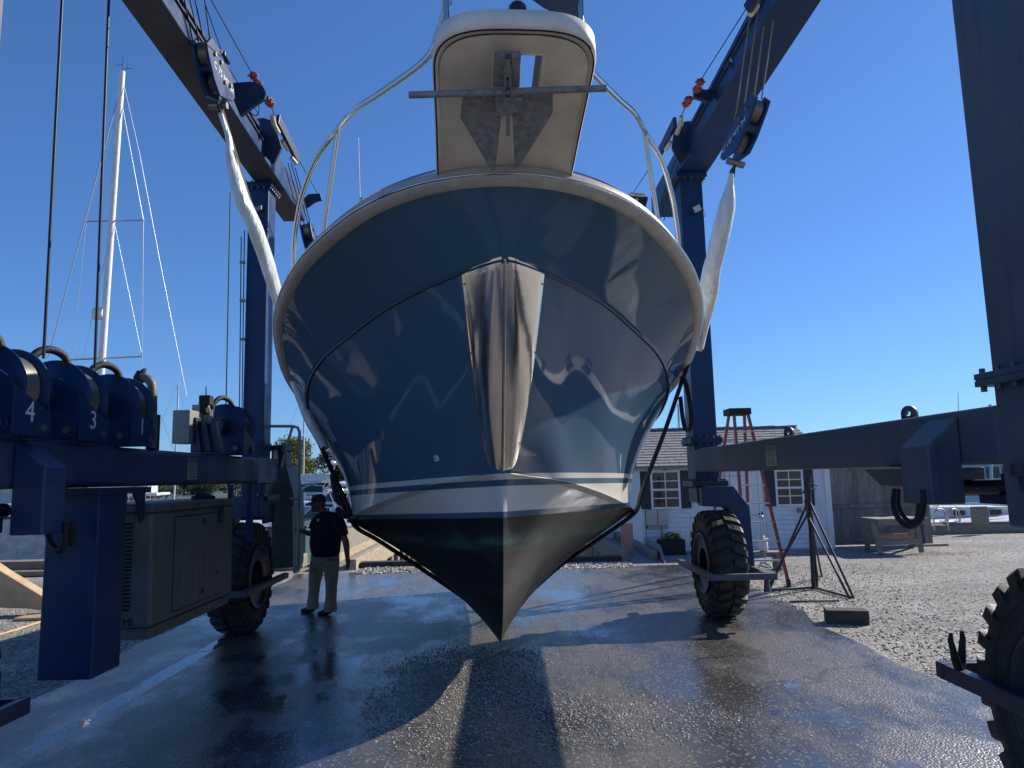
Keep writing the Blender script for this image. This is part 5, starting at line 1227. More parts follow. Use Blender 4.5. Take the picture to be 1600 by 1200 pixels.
# ================================================================== fence, post, saw horse, wood
FN = root('fence', (9.0, 18.4, 0), 'weathered grey board fence right of the white shed', 'fence')
a = MB(); x = 8.02; rnd = random.Random(2)
fmats = [m_wood, mat('weathered_wood_pale', (.27, .25, .23), .9, 0, (.16, .145, .135), 5, 8, bump=.4, bscale=20, stretch=(4, 4, .4)), mat('weathered_wood_dark', (.20, .185, .175), .9, 0, (.12, .11, .10), 5, 8, bump=.4, bscale=20, stretch=(4, 4, .4))]
while x < 10.5:
    a.cur = rnd.choice((0, 0, 1, 2)); w2 = rnd.uniform(.12, .16); a.box((x, 18.3+rnd.uniform(0, .012), .03), (x+w2-.007, 18.325, 2.02+rnd.uniform(-.02, .02))); x += w2
a.build('boards', fmats, FN)
a = MB()
for z in (.12, .95, 1.9): a.box((8.0, 18.26, z), (10.5, 18.298, z+.09))
a.build('fence_rail', m_wood, FN)
for x in (8.0, 10.52):
    a = MB(); a.box((x-.06, 18.2, 0), (x+.06, 18.32, 2.06)); a.build('fence_post', m_wood, FN)
a = MB(); a.box((8.6, 18.24, 2.0), (9.6, 18.4, 2.06)); a.build('fence_cap', m_trim, FN)
a = MB(); p = G(1448, 851); a.box((p.x-.09, p.y-.1, 0), (p.x+.09, p.y+.1, 1.6)); tag(a.build('wooden_post', m_wood, bevel=.01), 'dark wooden post at the right end of the fence', 'post')
SW = root('sawhorse', (8.9, 16.9, 0), 'weathered wooden saw horse bench in front of the fence', 'saw horse')
def Pw(px, py, Y): return P(px, py, Y)
for (t, b) in (((1362, 815, 16.6), (1354, 860, 17.2)), ((1363, 815, 16.5), (1376, 866, 16.2)), ((1432, 815, 16.6), (1440, 863, 16.4)), ((1425, 815, 16.9), (1424, 856, 17.6))):
    a = MB(); a.bar(Pw(*t), Pw(*b), .10, .07); a.build('leg', m_wood2, SW)
a = MB(); a.box((P(1360, 812, 16.7).x, 16.4, P(1360, 818, 16.7).z-.02), (P(1440, 812, 16.7).x, 17.3, P(1360, 810, 16.7).z)); a.build('top', m_wood2, SW)
a = MB(); a.bar(Pw(1372, 848, 16.35), Pw(1436, 846, 16.4), .04, .12); a.build('brace', m_wood2, SW); a = MB(); a.bar(Pw(1366, 838, 17.2), Pw(1424, 837, 17.3), .04, .12); a.build('brace', m_pier, SW)
a = MB(); p = G(1457, 853); a.box((p.x-.45, p.y-.08, .004), (p.x+.35, p.y+.08, .05)); tag(a.build('plank', m_pier), 'short pale plank lying on the gravel by the post', 'plank')
BKW = Matrix.Rotation(R_(-14), 4, 'Z'); a = MB(); p = G(1329, 976); ux = BKW @ Vector((1, 0, 0)); uy = BKW @ Vector((0, 1, 0))
a.obox((p.x, p.y+.10, .085), ux, uy, (0, 0, 1), .245, .11, .085); tag(a.build('wood_block', mat('dark_timber', (.085, .072, .06), .9, 0, (.05, .042, .036), 5, 8, bump=.5, bscale=25, stretch=(.8, 5, 5)), bevel=.008), 'dark squared timber block lying on the gravel', 'block')
a = MB(); rnd = random.Random(6); 
for _ in range(700):
    x = 9.3+rnd.gauss(0, .8); y = 16.1+rnd.gauss(0, .25); an = rnd.random()*6.28; l_ = rnd.uniform(.03, .12); a.add([(x, y, .005), (x+.006, y, .005), (x+math.cos(an)*l_, y+math.sin(an)*l_, rnd.uniform(.01, .07))], [(0, 1, 2)])
tag(a.build('dry_grass', mat('dry_grass', (.30, .17, .08), .9), recalc=False), 'dry brown grass patch on the gravel', 'grass', kind='stuff')
# ================================================================== stepladder
LD = root('stepladder', (4.3, 12.8, 0), 'tall orange red fibreglass stepladder standing behind the hoist wheel', 'ladder')
zt = P(1155, 641, 12.95).z
TL, TR_ = P(1147, 648, 12.85), P(1169, 648, 12.85); BL, BR = Vector((3.95, 12.25, .02)), G(1233, 917)+Vector((0, 0, .02))
RL, RR2 = P(1139, 648, 13.1), P(1163, 648, 13.1); DL, DR = Vector((3.75, 14.1, .02)), Vector((4.62, 14.1, .02))
for (a_, b_, nm) in ((TL, BL, 'side_rail'), (TR_, BR, 'side_rail'), (RL, DL, 'rear_rail'), (RR2, DR, 'rear_rail')):
    a = MB(); a.bar(a_, b_, .035, .085, (0, 1, 0)); a.build(nm, m_red, LD, bevel=.004)
    f = MB(); f.bar(b_+(a_-b_).normalized()*.10, b_-Vector((0, 0, .015)), .045, .10, (0, 1, 0)); f.build('foot', m_blackrub, LD)
for i in range(1, 9):
    t = i/9.3; a = MB(); p, q = TL.lerp(BL, t), TR_.lerp(BR, t); a.bar(p, q, .085, .025); a.build('step', m_alu, LD)
for t in (.12, .38, .62, .86):
    a = MB(); a.bar(RL.lerp(DL, t), RR2.lerp(DR, t), .03, .02); a.build('cross_brace', m_alu, LD)
a = MB(); c = (TL+TR_+RL+RR2)/4; a.box((TL.x-.10, 12.80, zt-.09), (TR_.x+.05, 13.18, zt+.03)); a.build('top_cap', m_blackrub, LD, bevel=.015)
a = MB(); 
for s in (0, 1):
    p, q = (TL, RL) if s == 0 else (TR_, RR2); r_, d_ = (BL, DL) if s == 0 else (BR, DR); a.bar(p.lerp(r_, .16), q.lerp(d_, .16), .01, .025)
a.build('spreader', m_alu, LD)
# ================================================================== boat stand (jack stand)
BS = root('boat_stand', (4.9, 11.8, 0), 'tall dark welded tripod boat stand on the gravel', 'boat stand')
apx = P(1262, 792, 11.9); A_, B_, C_ = G(1199, 926), G(1331, 937), G(1281, 903)
for (ft, nm) in ((A_, 0), (B_, 0), (C_, 0)):
    side = (ft-Vector((apx.x, apx.y, 0))).normalized().cross(Vector((0, 0, 1)))
    a = MB(); a.cyl(apx-side*.03+Vector((0, 0, .10)), ft-side*.035+Vector((0, 0, .02)), .019, 8); a.build('leg', m_stand, BS)
    a = MB(); a.cyl(apx+side*.02-Vector((0, 0, .12)), ft+side*.035+Vector((0, 0, .02)), .017, 8); a.build('leg', m_stand, BS)
cen = Vector((apx.x, apx.y, .03))
a = MB(); a.bar(A_+Vector((0, 0, .03)), cen, .03, .03); a.bar(B_+Vector((0, 0, .03)), cen, .03, .03); a.bar(C_+Vector((0, 0, .03)), cen, .03, .03); a.build('base_frame', m_stand, BS)
a = MB(); a.cyl(cen, P(1263, 750, 11.9), .035, 12); a.cyl(cen+Vector((.06, 0, 0)), apx+Vector((.06, 0, -.1)), .018, 8); a.build('centre_post', m_stand, BS)
a = MB(); a.cyl(P(1254, 770, 11.85), P(1273, 763, 11.95), .014, 8); a.tube(smooth_path([P(1256, 768, 11.85), P(1262, 758, 11.9), P(1273, 757, 11.9), P(1276, 760, 11.9)]), .012, 8); a.cyl(P(1263, 752, 11.9), P(1263, 745, 11.9), .05, 14); a.build('screw_handle', m_stand, BS)
a = MB(); a.bar(G(1234, 942)+Vector((0, 0, .02)), G(1310, 941)+Vector((0, 0, .02)), .025, .02); tag(a.build('steel_bar', m_stand), 'thin dark steel bar lying beside the tripod stand', 'bar')
# ================================================================== crowd barrier and jug
BA = root('crowd_barrier', (4.9, 14.8, 0), 'galvanised crowd control barrier behind the ladder', 'barrier')
Yb = 14.9; z1 = P(1190, 806, Yb).z; xr = P(1195, 850, Yb).x; xl = xr-1.5
a = MB(); a.tube(smooth_path([(xl, Yb, .25), (xl, Yb, z1-.1), (xl+.1, Yb, z1), ((xl+xr)/2, Yb, z1), (xr-.1, Yb, z1), (xr, Yb, z1-.1), (xr, Yb, .25)]), .02, 8); a.tube([(xl, Yb, .25), (xr, Yb, .25)], .018, 8); a.build('frame', m_alu, BA)
for i in range(11):
    a = MB(); x = xl+.12+i*.125; a.cyl((x, Yb, .25), (x, Yb, z1-.01), .009, 6); a.build('bar', m_alu, BA)
for x in (xl+.2, xr-.01):
    a = MB(); a.tube([(x, Yb-.3, .02), (x, Yb-.25, .04), (x, Yb, .05), (x, Yb+.25, .04), (x, Yb+.3, .02)], .02, 8); a.cyl((x, Yb, .04), (x, Yb, .27), .016, 8); a.build('foot', m_alu, BA)
p = P(1194, 864, 14.3); a = MB(); a.lathe([(.001, 0), (.075, 0), (.08, .03), (.08, .17), (.05, .22), (.022, .25), (.022, .30), (.001, .30)], (p.x, p.y, p.z+.03), (0, 0, 1), 18)
a.tube([(p.x+.04, p.y, p.z+.28), (p.x+.085, p.y, p.z+.27), (p.x+.082, p.y, p.z+.19)], .012, 6); jb = a.build('jug', m_jug); tag(jb, 'white plastic jug on a board by the barrier', 'jug')
a = MB(); a.box((p.x-.75, 14.15, p.z-.01), (p.x+.35, 14.5, p.z+.028)); a.box((p.x-.7, 14.2, 0), (p.x-.6, 14.45, p.z-.012)); a.box((p.x+.2, 14.2, 0), (p.x+.3, 14.45, p.z-.012)); tag(a.build('plank_bench', m_wood2), 'low board bench holding the white jug', 'bench')
# ================================================================== digger outrigger, left edge
DG = root('backhoe', (-8, 11, 0), 'tan digger whose stabiliser arm reaches in at the left edge', 'digger')
a = MB(); Y = 11.2
a.prism([P(-60, 850, Y), P(2, 893, Y), P(60, 928, Y), P(76, 938, Y), P(78, 952, Y), P(66, 954, Y), P(40, 951, Y), P(-160, 945, Y), P(-160, 830, Y)], (0, .22, 0)); arm = a.build('stabiliser_arm', m_tan, DG, bevel=.015)
a = MB(); a.prism([P(66, 935, Y-.04), P(74, 930, Y-.04), P(80, 938, Y-.04), P(80, 952, Y-.04), P(88, 966, Y-.04), P(60, 967, Y-.04), P(69, 950, Y-.04)], (0, .3, 0)); p = G(68, 968); a.box((p.x-.38, p.y-.1, .004), (p.x+.22, p.y+.3, .045)); a.build('stabiliser_foot', m_tan, DG, bevel=.01)
a = MB(); a.box((-14.8, 10.6, .9), (-10.4, 12.4, 1.7)); a.box((-13.7, 10.8, 1.7), (-11.7, 12.2, 3.0)); a.build('body', m_tan, DG, bevel=.05)
a = MB(); a.box((-13.5, 10.79, 1.9), (-11.9, 10.795, 2.8)); a.build('cab_window', m_glass, DG)
for x in (-14.2, -11.2):
    a = MB(); a.cyl((x, 10.4, .6), (x, 10.85, .6), .6, 28); a.cyl((x, 12.1, .6), (x, 12.5, .6), .6, 28); a.build('wheel', m_tire, DG, bevel=.05)
a = MB(); a.tube([G(-20, 1000)+Vector((0, 0, .02)), G(30, 985)+Vector((0, 0, .02)), G(90, 965)+Vector((0, 0, .02))], .018, 8); tag(a.build('lying_pipe', m_tan), 'thin pale pipe lying on the dark gravel at the left', 'pipe')
# ================================================================== moored boats
def mboat(x, y, rz, L, B, fb, lab, seed, cab=1, fly=0, hullm=m_gelw, mast=0, canvas=1, zwl=-1.6):
    r = root('moored_boat', (x, y, zwl), lab, 'boat', 'boats moored in the harbour', rz)
    a = MB(); rows = []
    for k, (z, sc2, rk) in enumerate(((-.3, .35, .78), (.0, .86, .9), (.35, .95, .95), (fb, 1.0, 1.0), (fb+.06, 1.01, 1.0), (fb+.06, .9, .985))):
        row = []
        for i in range(25):
            t = i/24; xx = -L/2+L*t*rk+(L*(1-rk)*0.25)*0; hw = B/2*sc2*(1-max(0, (t-.45)/.55)**2.2)*(.9+.1*min(1, t*4)); zz = z+(0.28*fb*max(0, t-.3)**1.5 if k > 1 else 0)
            row.append((xx, hw, zz))
        rows.append([Vector(p) for p in row]+[Vector((p[0], -p[1], p[2])) for p in reversed(row)]+[Vector(row[0])])
    a.grid(rows, True); a.add([r_[0] for r_ in rows]+[r_[-2] for r_ in reversed(rows)], [tuple(range(12))])
    a.add(rows[-1][:-1], [tuple(range(len(rows[-1])-1))]); a.build('hull', hullm, r, local=True, recalc=False)
    a = MB(); st_ = [v*1.006+Vector((0, 0, .02)) for v in rows[3]]; sb_ = [v*1.006-Vector((0, 0, .04)) for v in rows[3]]; a.grid([sb_, st_]); a.build('rub_strip', m_clothg, r, local=True, recalc=False)
    if cab:
        c = MB(); z0 = fb+.05
        def sect(xa, hw, za, zb, ins): return [Vector((xa, -hw, za)), Vector((xa, -hw+ins, zb)), Vector((xa, hw-ins, zb)), Vector((xa, hw, za))]
        c.grid([sect(L*.38, B*.05, z0+.25*fb, z0+.26*fb, .01), sect(L*.22, B*.26, z0+.1, z0+.42, .12), sect(-L*.02, B*.38, z0, z0+.50, .14), sect(-L*.22, B*.38, z0, z0+.45, .14)], False)
        c.box((-L*.47, -B*.40, z0-.02), (-L*.22, B*.40, z0+.16)); cbn = c.build('cabin', m_gelw, r, local=True, recalc=False)
        for k in range(3):
            for sd in (-1, 1):
                w_ = MB(); xa = L*(.14-.09*k); hy = B*(.325+.02*k); w_.obox((xa, sd*hy*1.0, z0+.27), (1, 0, 0), (0, 1, 0), (0, 0, 1), L*.028, .05, .07); w_.build('cabin_port', m_glass, cbn, local=True)
        g_ = MB(); g_.grid([sect(L*.06, B*.33, z0+.46, z0+.47, .01), sect(-L*.03, B*.36, z0+.5, z0+.98, .22), sect(-L*.13, B*.36, z0+.46, z0+.92, .22)], False); g_.build('windscreen', m_canvasb, r, local=True, recalc=False)
        f = MB()
        for s in (-1, 1):
            f.cyl((L*.06, s*B*.33, z0+.46), (-L*.03, s*(B*.36-.22), z0+.99), .035, 6); f.cyl((-L*.13, s*B*.36, z0+.46), (-L*.13, s*(B*.36-.22), z0+.94), .03, 6); f.cyl((-L*.03, s*(B*.36-.22), z0+.99), (-L*.13, s*(B*.36-.22), z0+.94), .03, 6)
            f.cyl((-L*.12, s*B*.38, z0+.2), (-L*.20, s*B*.34, z0+1.5), .022, 6); f.cyl((-L*.30, s*B*.38, z0+.2), (-L*.22, s*B*.34, z0+1.5), .022, 6)
        f.cyl((-L*.03, -(B*.36-.22), z0+.99), (-L*.03, (B*.36-.22), z0+.99), .03, 6); f.cyl((L*.015, 0, z0+.7), (-L*.03, 0, z0+.99), .02, 6); f.build('windscreen_frame', m_steel, r, local=True)
        if not fly and canvas:
            t_ = MB(); rws = []
            for k in range(7):
                x_ = -L*.02-L*.28*k/6; rws.append([Vector((x_, B*.35*math.cos(q), z0+1.30+.22*math.sin(q)+.05*math.sin(k*1.05))) for q in [math.pi*m_/10 for m_ in range(11)]])
            t_.grid(rws); t_.build('sun_canopy', m_white if seed % 2 else m_clothg, r, local=True, recalc=False)
    if fly:
        c = MB(); c.box((-L*.25, -B*.33, fb+1.2), (L*.05, B*.33, fb+1.32)); c.box((-L*.2, -B*.28, fb+1.32), (-L*.0, B*.28, fb+1.9)); c.build('flybridge', m_gelw, r, local=True, bevel=.05)
        c = MB(); c.cyl((-L*.2, -B*.3, fb+1.9), (-L*.22, -B*.3, fb+2.6), .04, 8); c.cyl((-L*.2, B*.3, fb+1.9), (-L*.22, B*.3, fb+2.6), .04, 8); c.box((-L*.25, -B*.33, fb+2.55), (-L*.17, B*.33, fb+2.65)); c.lathe([(.001, 0), (.3, 0), (.3, .15), (.001, .25)], (-L*.21, 0, fb+2.66), (0, 0, 1), 14); c.build('radar_arch', m_gelw, r, local=True)
    c = MB(); 
    pts = [Vector((L/2*.98*math.cos(t)**.5 if False else L*.47, 0, fb*1.2+.5))]
    for s in (-1, 1):
        prev = None
        for i in range(6):
            t = .5+i*.095; v = Vector((-L/2+L*t, s*B/2*.95*(1-max(0, (t-.45)/.55)**2.2), fb+.06+.28*fb*max(0, t-.3)**1.5)); tp_ = v+Vector((0, 0, .5)); c.cyl(v, tp_, .014, 5)
            if prev is not None: c.cyl(prev, tp_, .014, 5)
            prev = tp_
    c.build('bow_rail', m_steel, r, local=True)
    if mast:
        c = MB(); c.cyl((L*.1, 0, fb), (L*.1, 0, fb+mast), .09, 8); c.cyl((L*.1, -B*.35, fb+mast*.6), (L*.1, B*.35, fb+mast*.6), .025, 6); c.build('mast', m_white, r, local=True)
        c = MB()
        for q in ((L*.48, 0), (-L*.48, 0), (L*.1, B*.5), (L*.1, -B*.5)): c.cyl((q[0], q[1], fb), (L*.1, 0, fb+mast), .010, 4)
        c.build('rigging', m_rope, r, local=True)
    return r
mboat(-15.2, 21.6, R_(0), 9.5, 3.2, 2.55, 'big white slab sided boat at the left edge behind the timbers', 1, cab=1)
mboat(-14.2, 29.0, R_(12), 9.0, 3.2, 1.9, 'white cruiser glimpsed between the beam and the generator', 2, fly=1)
mboat(-8.6, 30, R_(215), 7.5, 2.8, 1.45, 'white express cruiser with dark windscreen frame behind the man', 3, canvas=0)
mboat(-9.3, 40, R_(150), 8.5, 3.2, 1.9, 'white cabin boat with a pale sun canopy moored behind the express cruiser', 5)
mboat(-15.5, 55, R_(200), 10, 3.8, 2.2, 'white flybridge boat farther out left of the dark tree', 6, fly=1)
mboat(-18, 68, R_(20), 12, 4.2, 2.3, 'white flybridge boat farthest out below the yellow tree', 7, fly=1)
mboat(-12.5, 60, R_(165), 9, 3.4, 2.0, 'white canopied boat farther out just left of the blue hull', 8)
mboat(-27, 52, R_(30), 9, 3.2, 1.8, 'white boat moored far left with a short mast', 9, mast=9)
mboat(-40, 85, R_(15), 9, 3.2, 1.5, 'small sailing boat with a thin white mast beyond the exhaust pipe', 10, cab=0, mast=14)
mboat(-23.5, 80, R_(5), 9, 3.2, 1.5, 'small sailing boat whose mast rises above the ladder frame', 11, cab=0, mast=12)
mboat(16.5, 72, R_(10), 9, 3, 1.5, 'sailing boat moored beyond the shed roof', 12, cab=0, mast=9)
# the near left sailing boat: tall mast with two pairs of spreaders
SB = root('sailing_boat', (-15.9, 28.5, -1.6), 'sailing boat at the left with a tall white mast and two spreaders', 'sailing boat')
Y = 28.5; mt, mbt = P(191, 112, Y), P(150, 690, Y); mbt = mt+(P(158, 580, Y)-mt)*1.55
a = MB(); a.cyl(mbt, mt, .15, 14, .12); mo = a.build('mast', m_white, SB)
a = MB(); a.cyl(mt, mt+Vector((0, 0, .7)), .012, 5); a.cyl(mt+Vector((-.25, 0, .3)), mt+Vector((.0, 0, .3)), .012, 5); a.cyl(mt+Vector((.05, 0, .12)), mt+Vector((.4, 0, .15)), .012, 5); a.cyl(mt+Vector((.2, 0, .1)), mt+Vector((.2, 0, .4)), .01, 5); a.build('masthead_fittings', m_greyd, mo)
a = MB(); a.cyl(P(135, 346, Y), P(225, 344, Y), .035, 8); a.build('spreader', m_alu, mo); a = MB(); a.cyl(P(112, 562, Y), P(222, 557, Y), .035, 8); a.build('spreader', m_alu, mo)
a = MB(); a.cyl(P(148, 490, Y), P(164, 490, Y), .25, 14); a.build('radar_dome', m_white, mo)
a = MB()
for (p, q, r_) in (((185, 150), (75, 560), .022), ((193, 130), (218, 240), .013), ((218, 240), (252, 420), .013), ((252, 420), (292, 620), .013), ((190, 160), (224, 344), .016), ((224, 344), (222, 557), .014), ((222, 557), (226, 700), .012), ((188, 160), (135, 346), .010), ((135, 346), (112, 562), .010), ((112, 562), (108, 700), .010), ((179, 350), (222, 557), .010), ((176, 350), (130, 560), .010)):
    a.cyl(P(p[0], p[1], Y), P(q[0], q[1], Y), r_, 5)
a.build('rigging', m_alu, mo)
a = MB(); rows = []
for (z, s) in ((-1.9, .4), (-1.6, .8), (-.6, 1.0), (-.5, 1.0), (-.45, .9)):
    rows.append([Vector((-15.9+6*math.cos(t), 28.5+1.7*s*math.sin(t)*(1-.25*math.cos(t)), z)) for t in [2*math.pi*k/32 for k in range(33)]])
a.grid(rows); a.add(rows[-1][:-1], [tuple(range(32))]); a.box((-18, 27.8, -.45), (-14.2, 29.2, .1)); a.build('hull', m_gelw, SB, recalc=False)
# right side: dark sailing yacht, antenna masts, building
DY = root('sailing_yacht', (17, 25, -1.6), 'moored sailing yacht with white deck and varnished rail at the right edge', 'sailing yacht')
a = MB(); rows = []; Yk = 24.5
bowp = P(1600, 782, 23.2); 
for (z, s, ex) in ((-1.9, .35, .8), (-1.6, .75, .88), (-.35, 1.0, 1.0)):
    rows.append([Vector((15.2+4.9*ex*math.cos(t), Yk+1.7*s*math.sin(t), z+(.28 if z > -1 else 0)*max(0, math.cos(t)))) for t in [2*math.pi*k/40 for k in range(41)]])
DYO = Vector((0, 0, .62))
for r_ in rows:
    for v in r_: v.z += .42
rails_ = [v+Vector((0, 0, .10)) for v in rows[-1]]
a.grid(rows); a.build('hull', m_yacht_dark, DY, recalc=False); a = MB(); a.grid([[v for v in rows[-1]], rails_]); a.build('rail_cap', m_teak, DY, recalc=False)
a = MB(); inn = [Vector((15.2+(v.x-15.2)*.97, Yk+(v.y-Yk)*.9, v.z+.05)) for v in rails_]; a.grid([rails_, inn]); a.add(inn[:-1], [tuple(range(40))])
z0_ = .22; a.build('deck', m_white, DY, recalc=False)
a = MB(); a.prism([(12.2, Yk-.75, z0_), (12.4, Yk-.6, z0_+.42), (16.5, Yk-.6, z0_+.36), (17.6, Yk-.5, z0_+.1)], (0, 1.3, 0)); a.build('coach_roof', m_white, DY, bevel=.03)
for x in (13.4, 14.6, 15.8):
    a = MB(); a.box((x, Yk-.78, z0_+.12), (x+.34, Yk-.70, z0_+.28)); a.build('port_light', m_glass, DY)
a = MB(); a.cyl((14.5, Yk, z0_), (14.5, Yk, 1.1), .09, 10); a.cyl((14.5, Yk, 1.0), (11.2, Yk, 1.0), .10, 10); 
a.tube([(12, Yk-1.5, .75), (15, Yk-1.6, .80), (18, Yk-1.25, .95), (19.8, Yk-.2, 1.1)], .012, 5)
for x in (12.5, 14.2, 16, 17.8): a.cyl((x, Yk-1.5, .1), (x, Yk-1.5, .8), .012, 5)
a.build('lifelines', m_steel, DY)
BD = root('boathouse', (42, 64, -1), 'pale grey waterfront building with tinted windows far right', 'building')
a = MB(); a.box((36, 62, -1.2), (46.5, 72, 2.0)); a.box((38.5, 63, 2.0), (48, 72, 2.9)); a.build('wall', m_siding, BD)
for x in (41.2, 42.6, 44.0):
    a = MB(); a.box((x, 61.93, .9), (x+1.15, 61.99, 1.85)); a.build('window', mat('teal_glass', (.03, .09, .10), .1), BD)
a = MB(); a.box((35.8, 61.8, 2.0), (46.7, 62.6, 2.12)); a.build('roof', m_trim, BD)
for (px, y0_, y1_, Y, lb_) in ((1497, 613, 700, 50, 'thin radio whip rising above the right beam'), (1547, 632, 700, 45, 'short white mast tip beside the right column')):
    a = MB(); a.cyl(P(px+2, 760, Y), P(px, y0_, Y), .05 if px == 1497 else .09, 6, .015 if px == 1497 else .09); tag(a.build('whip_mast', m_white if px > 1500 else m_rope), lb_, 'mast')
# dock pilings in the marina
for i, (px, Y, z) in enumerate(((514, 24, .75), (440, 22, .6))):
    a = MB(); x = (px-793)/F*Y; a.cyl((x, Y, -2.4), (x, Y, z), .15, 12); a.cyl((x, Y, z), (x, Y, z+.05), .16, 12, .10)
    tag(a.build('mooring_pile', mat('green_pile%d' % i, (.09, .11, .07), .9, bump=.3)), ('green brown mooring pile above the cap of the man', 'mooring pile behind the console frame')[i], 'pile', 'mooring piles')
# floating dock with white edge behind the man
a = MB(); a.box((-12, 23.5, -1.3), (-4.6, 25.2, -.75)); a.box((-7.6, 23.8, -.75), (-7.0, 24.4, .0)); tag(a.build('floating_dock', m_pier, bevel=.02), 'tan floating dock behind the man', 'dock')
# ================================================================== the man
MAN = root('person', (-2.76, 10.75, 0), 'man in navy tee, khaki trousers and cap, gripping the ladder rail', 'person')
def MP(px, py, dy=0.0): return P(px, py, 10.75+dy)
def skin_obj(name, chains, m, parent, lev=2, rootidx=0):
    """chains: list of [(point, radius or (rx, ry)) ...]; points shared by exact equality are welded"""
    vs, rs, es, idx = [], [], [], {}
    for ch in chains:
        prev = None
        for (p, r) in ch:
            key = (round(p[0], 4), round(p[1], 4), round(p[2], 4))
            if key not in idx: idx[key] = len(vs); vs.append(Vector(p)); rs.append(r)
            i = idx[key]
            if prev is not None: es.append((prev, i))
            prev = i
    me = bpy.data.meshes.new(name); me.from_pydata([tuple(v) for v in vs], es, []); o = bpy.data.objects.new(name, me); COL.objects.link(o)
    sk = o.modifiers.new('skin', 'SKIN'); 
    for i, d in enumerate(me.skin_vertices[0].data):
        r = rs[i]; d.radius = r if isinstance(r, (tuple, list)) else (r, r); d.use_root = (i == rootidx)
    sk.use_smooth_shade = True; ss = o.modifiers.new('sub', 'SUBSURF'); ss.levels = lev; ss.render_levels = lev
    bpy.context.view_layer.update()
    dg = bpy.context.evaluated_depsgraph_get(); me2 = bpy.data.meshes.new_from_object(o.evaluated_get(dg)); me2.name = name
    bpy.data.objects.remove(o); o = bpy.data.objects.new(name, me2); COL.objects.link(o); me2.materials.clear(); me2.materials.append(m)
    for p in me2.polygons: p.use_smooth = True
    if parent is not None: o.parent = parent; o.matrix_parent_inverse = WORLD[parent.name].inverted(); WORLD[o.name] = Matrix()
    return o
pel = MP(506, 868, .0); bel = MP(505, 846, -.02); che = MP(509, 822, .02); nek = MP(509, 806, .03); hd0 = MP(500, 791, .0)
shL, shR = MP(530, 817, -.16), MP(495, 815, .18); elL, elR = MP(541, 849, -.18), MP(486, 835, .12); wrL, wrR = MP(543, 873, -.16), MP(470, 829, .02)
hpL, hpR = MP(516, 873, -.08), MP(499, 873, .09); knL, knR = MP(515, 912, -.10), MP(491, 910, .08); anL, anR = MP(514, 949, -.08), MP(488, 944, .14)
body = [[(pel, .08), (bel, .10), (che, .10), (nek, .068), (hd0, .060)],
        [(che, .09), (shL, .046), (elL, .052), (wrL, .032)], [(che, .09), (shR, .046), (elR, .05), (wrR, .031)],
        [(pel, .08), (hpL, .07), (knL, .068), (anL, .045)], [(pel, .08), (hpR, .07), (knR, .068), (anR, .045)]]
def hand(w_, d, side, curl, r=.0092):
    """palm + five fingers from wrist w_, pointing d, palm normal side"""
    d = Vector(d).normalized(); side = Vector(side).normalized(); acr = d.cross(side).normalized(); pc = w_+d*.05
    ch = [[(w_, .032), (pc, (.040, .022))]]; fing = []
    for i, (o_, l_) in enumerate(((-.030, .070), (-.010, .080), (.011, .076), (.030, .060))):
        b = w_+d*.085+acr*o_; k = b+(d+side*curl).normalized()*l_*.5; t = k+(d+side*curl*3).normalized()*l_*.5
        ch.append([(pc, (.040, .022)), (b, .012), (k, r), (t, r*.85)])
    b = w_+d*.035-acr*.035; k = b+(d*.6-acr*.6+side*.4).normalized()*.04; t = k+(d+side*.6).normalized()*.032
    ch.append([(pc, (.040, .022)), (b, .013), (k, .0105), (t, .009)])
    return ch
body += hand(wrL, (elL-wrL)*-1+Vector((.01, 0, 0)), (-.5, -.6, 0), .35) + hand(wrR, (-1, -.1, .05), (.2, .9, -.3), .9)
bo = skin_obj('person_body', body, m_skin, MAN, 2)
# head: shaped mesh joined to the same body part
hc = MP(497.5, 786, .0); fdir = Vector((-.93, -.37, -.06)).normalized(); hr = fdir.cross(Vector((0, 0, 1))).normalized(); hu = hr.cross(fdir).normalized()
hm = MB(); rows = []
NS, NL = 22, 28
for i in range(NS+1):
    ph = math.pi*i/NS; row = []
    for j in range(NL+1):
        th = 2*math.pi*j/NL; fx = math.sin(ph)*math.cos(th); fy = math.sin(ph)*math.sin(th); fz = math.cos(ph)
        rx, ry, rz2 = .098, .077, .118
        x, y, z = fx*rx, fy*ry, fz*rz2
        if fx > 0:
            wgt = math.exp(-(fy*ry/.016)**2)
            if z < .02: y *= 1-.18*min(1, (.02-z)/.1)
            x += wgt*(.026*math.exp(-((z+.012)/.020)**2)+.008*math.exp(-((z+.052)/.010)**2)+.010*math.exp(-((z+.092)/.018)**2)-.004*math.exp(-((z-.016)/.010)**2))
            for s in (-1, 1): x -= .009*math.exp(-((y-s*.030)/.014)**2-((z-.014)/.013)**2)
            x += .004*math.exp(-((z-.035)/.010)**2)
        row.append(hc+fdir*x+hr*y+hu*z)
    rows.append(row)
hm.grid(rows)
for s in (-1, 1):
    hm.lathe([(.001, .006), (.018, .010), (.026, .004), (.028, -.004), (.018, -.006)], hc+hr*s*.076-fdir*.008-hu*.005, hr*s-fdir*.35, 14)
me = bo.data; bmx = bmesh.new(); bmx.from_mesh(me); hmesh = bpy.data.meshes.new('h'); hmesh.from_pydata([tuple(v) for v in hm.v], [], hm.f); bmx.from_mesh(hmesh); bmesh.ops.recalc_face_normals(bmx, faces=bmx.faces); bmx.to_mesh(me); bmx.free()
for p in me.polygons: p.use_smooth = True
a = MB()
for s in (-1, 1): a.lathe([(.001, .011), (.007, .009), (.011, .0)], hc+fdir*.080+hr*s*.030+hu*.013, fdir, 12)
a.build('eyes', m_white, bo)
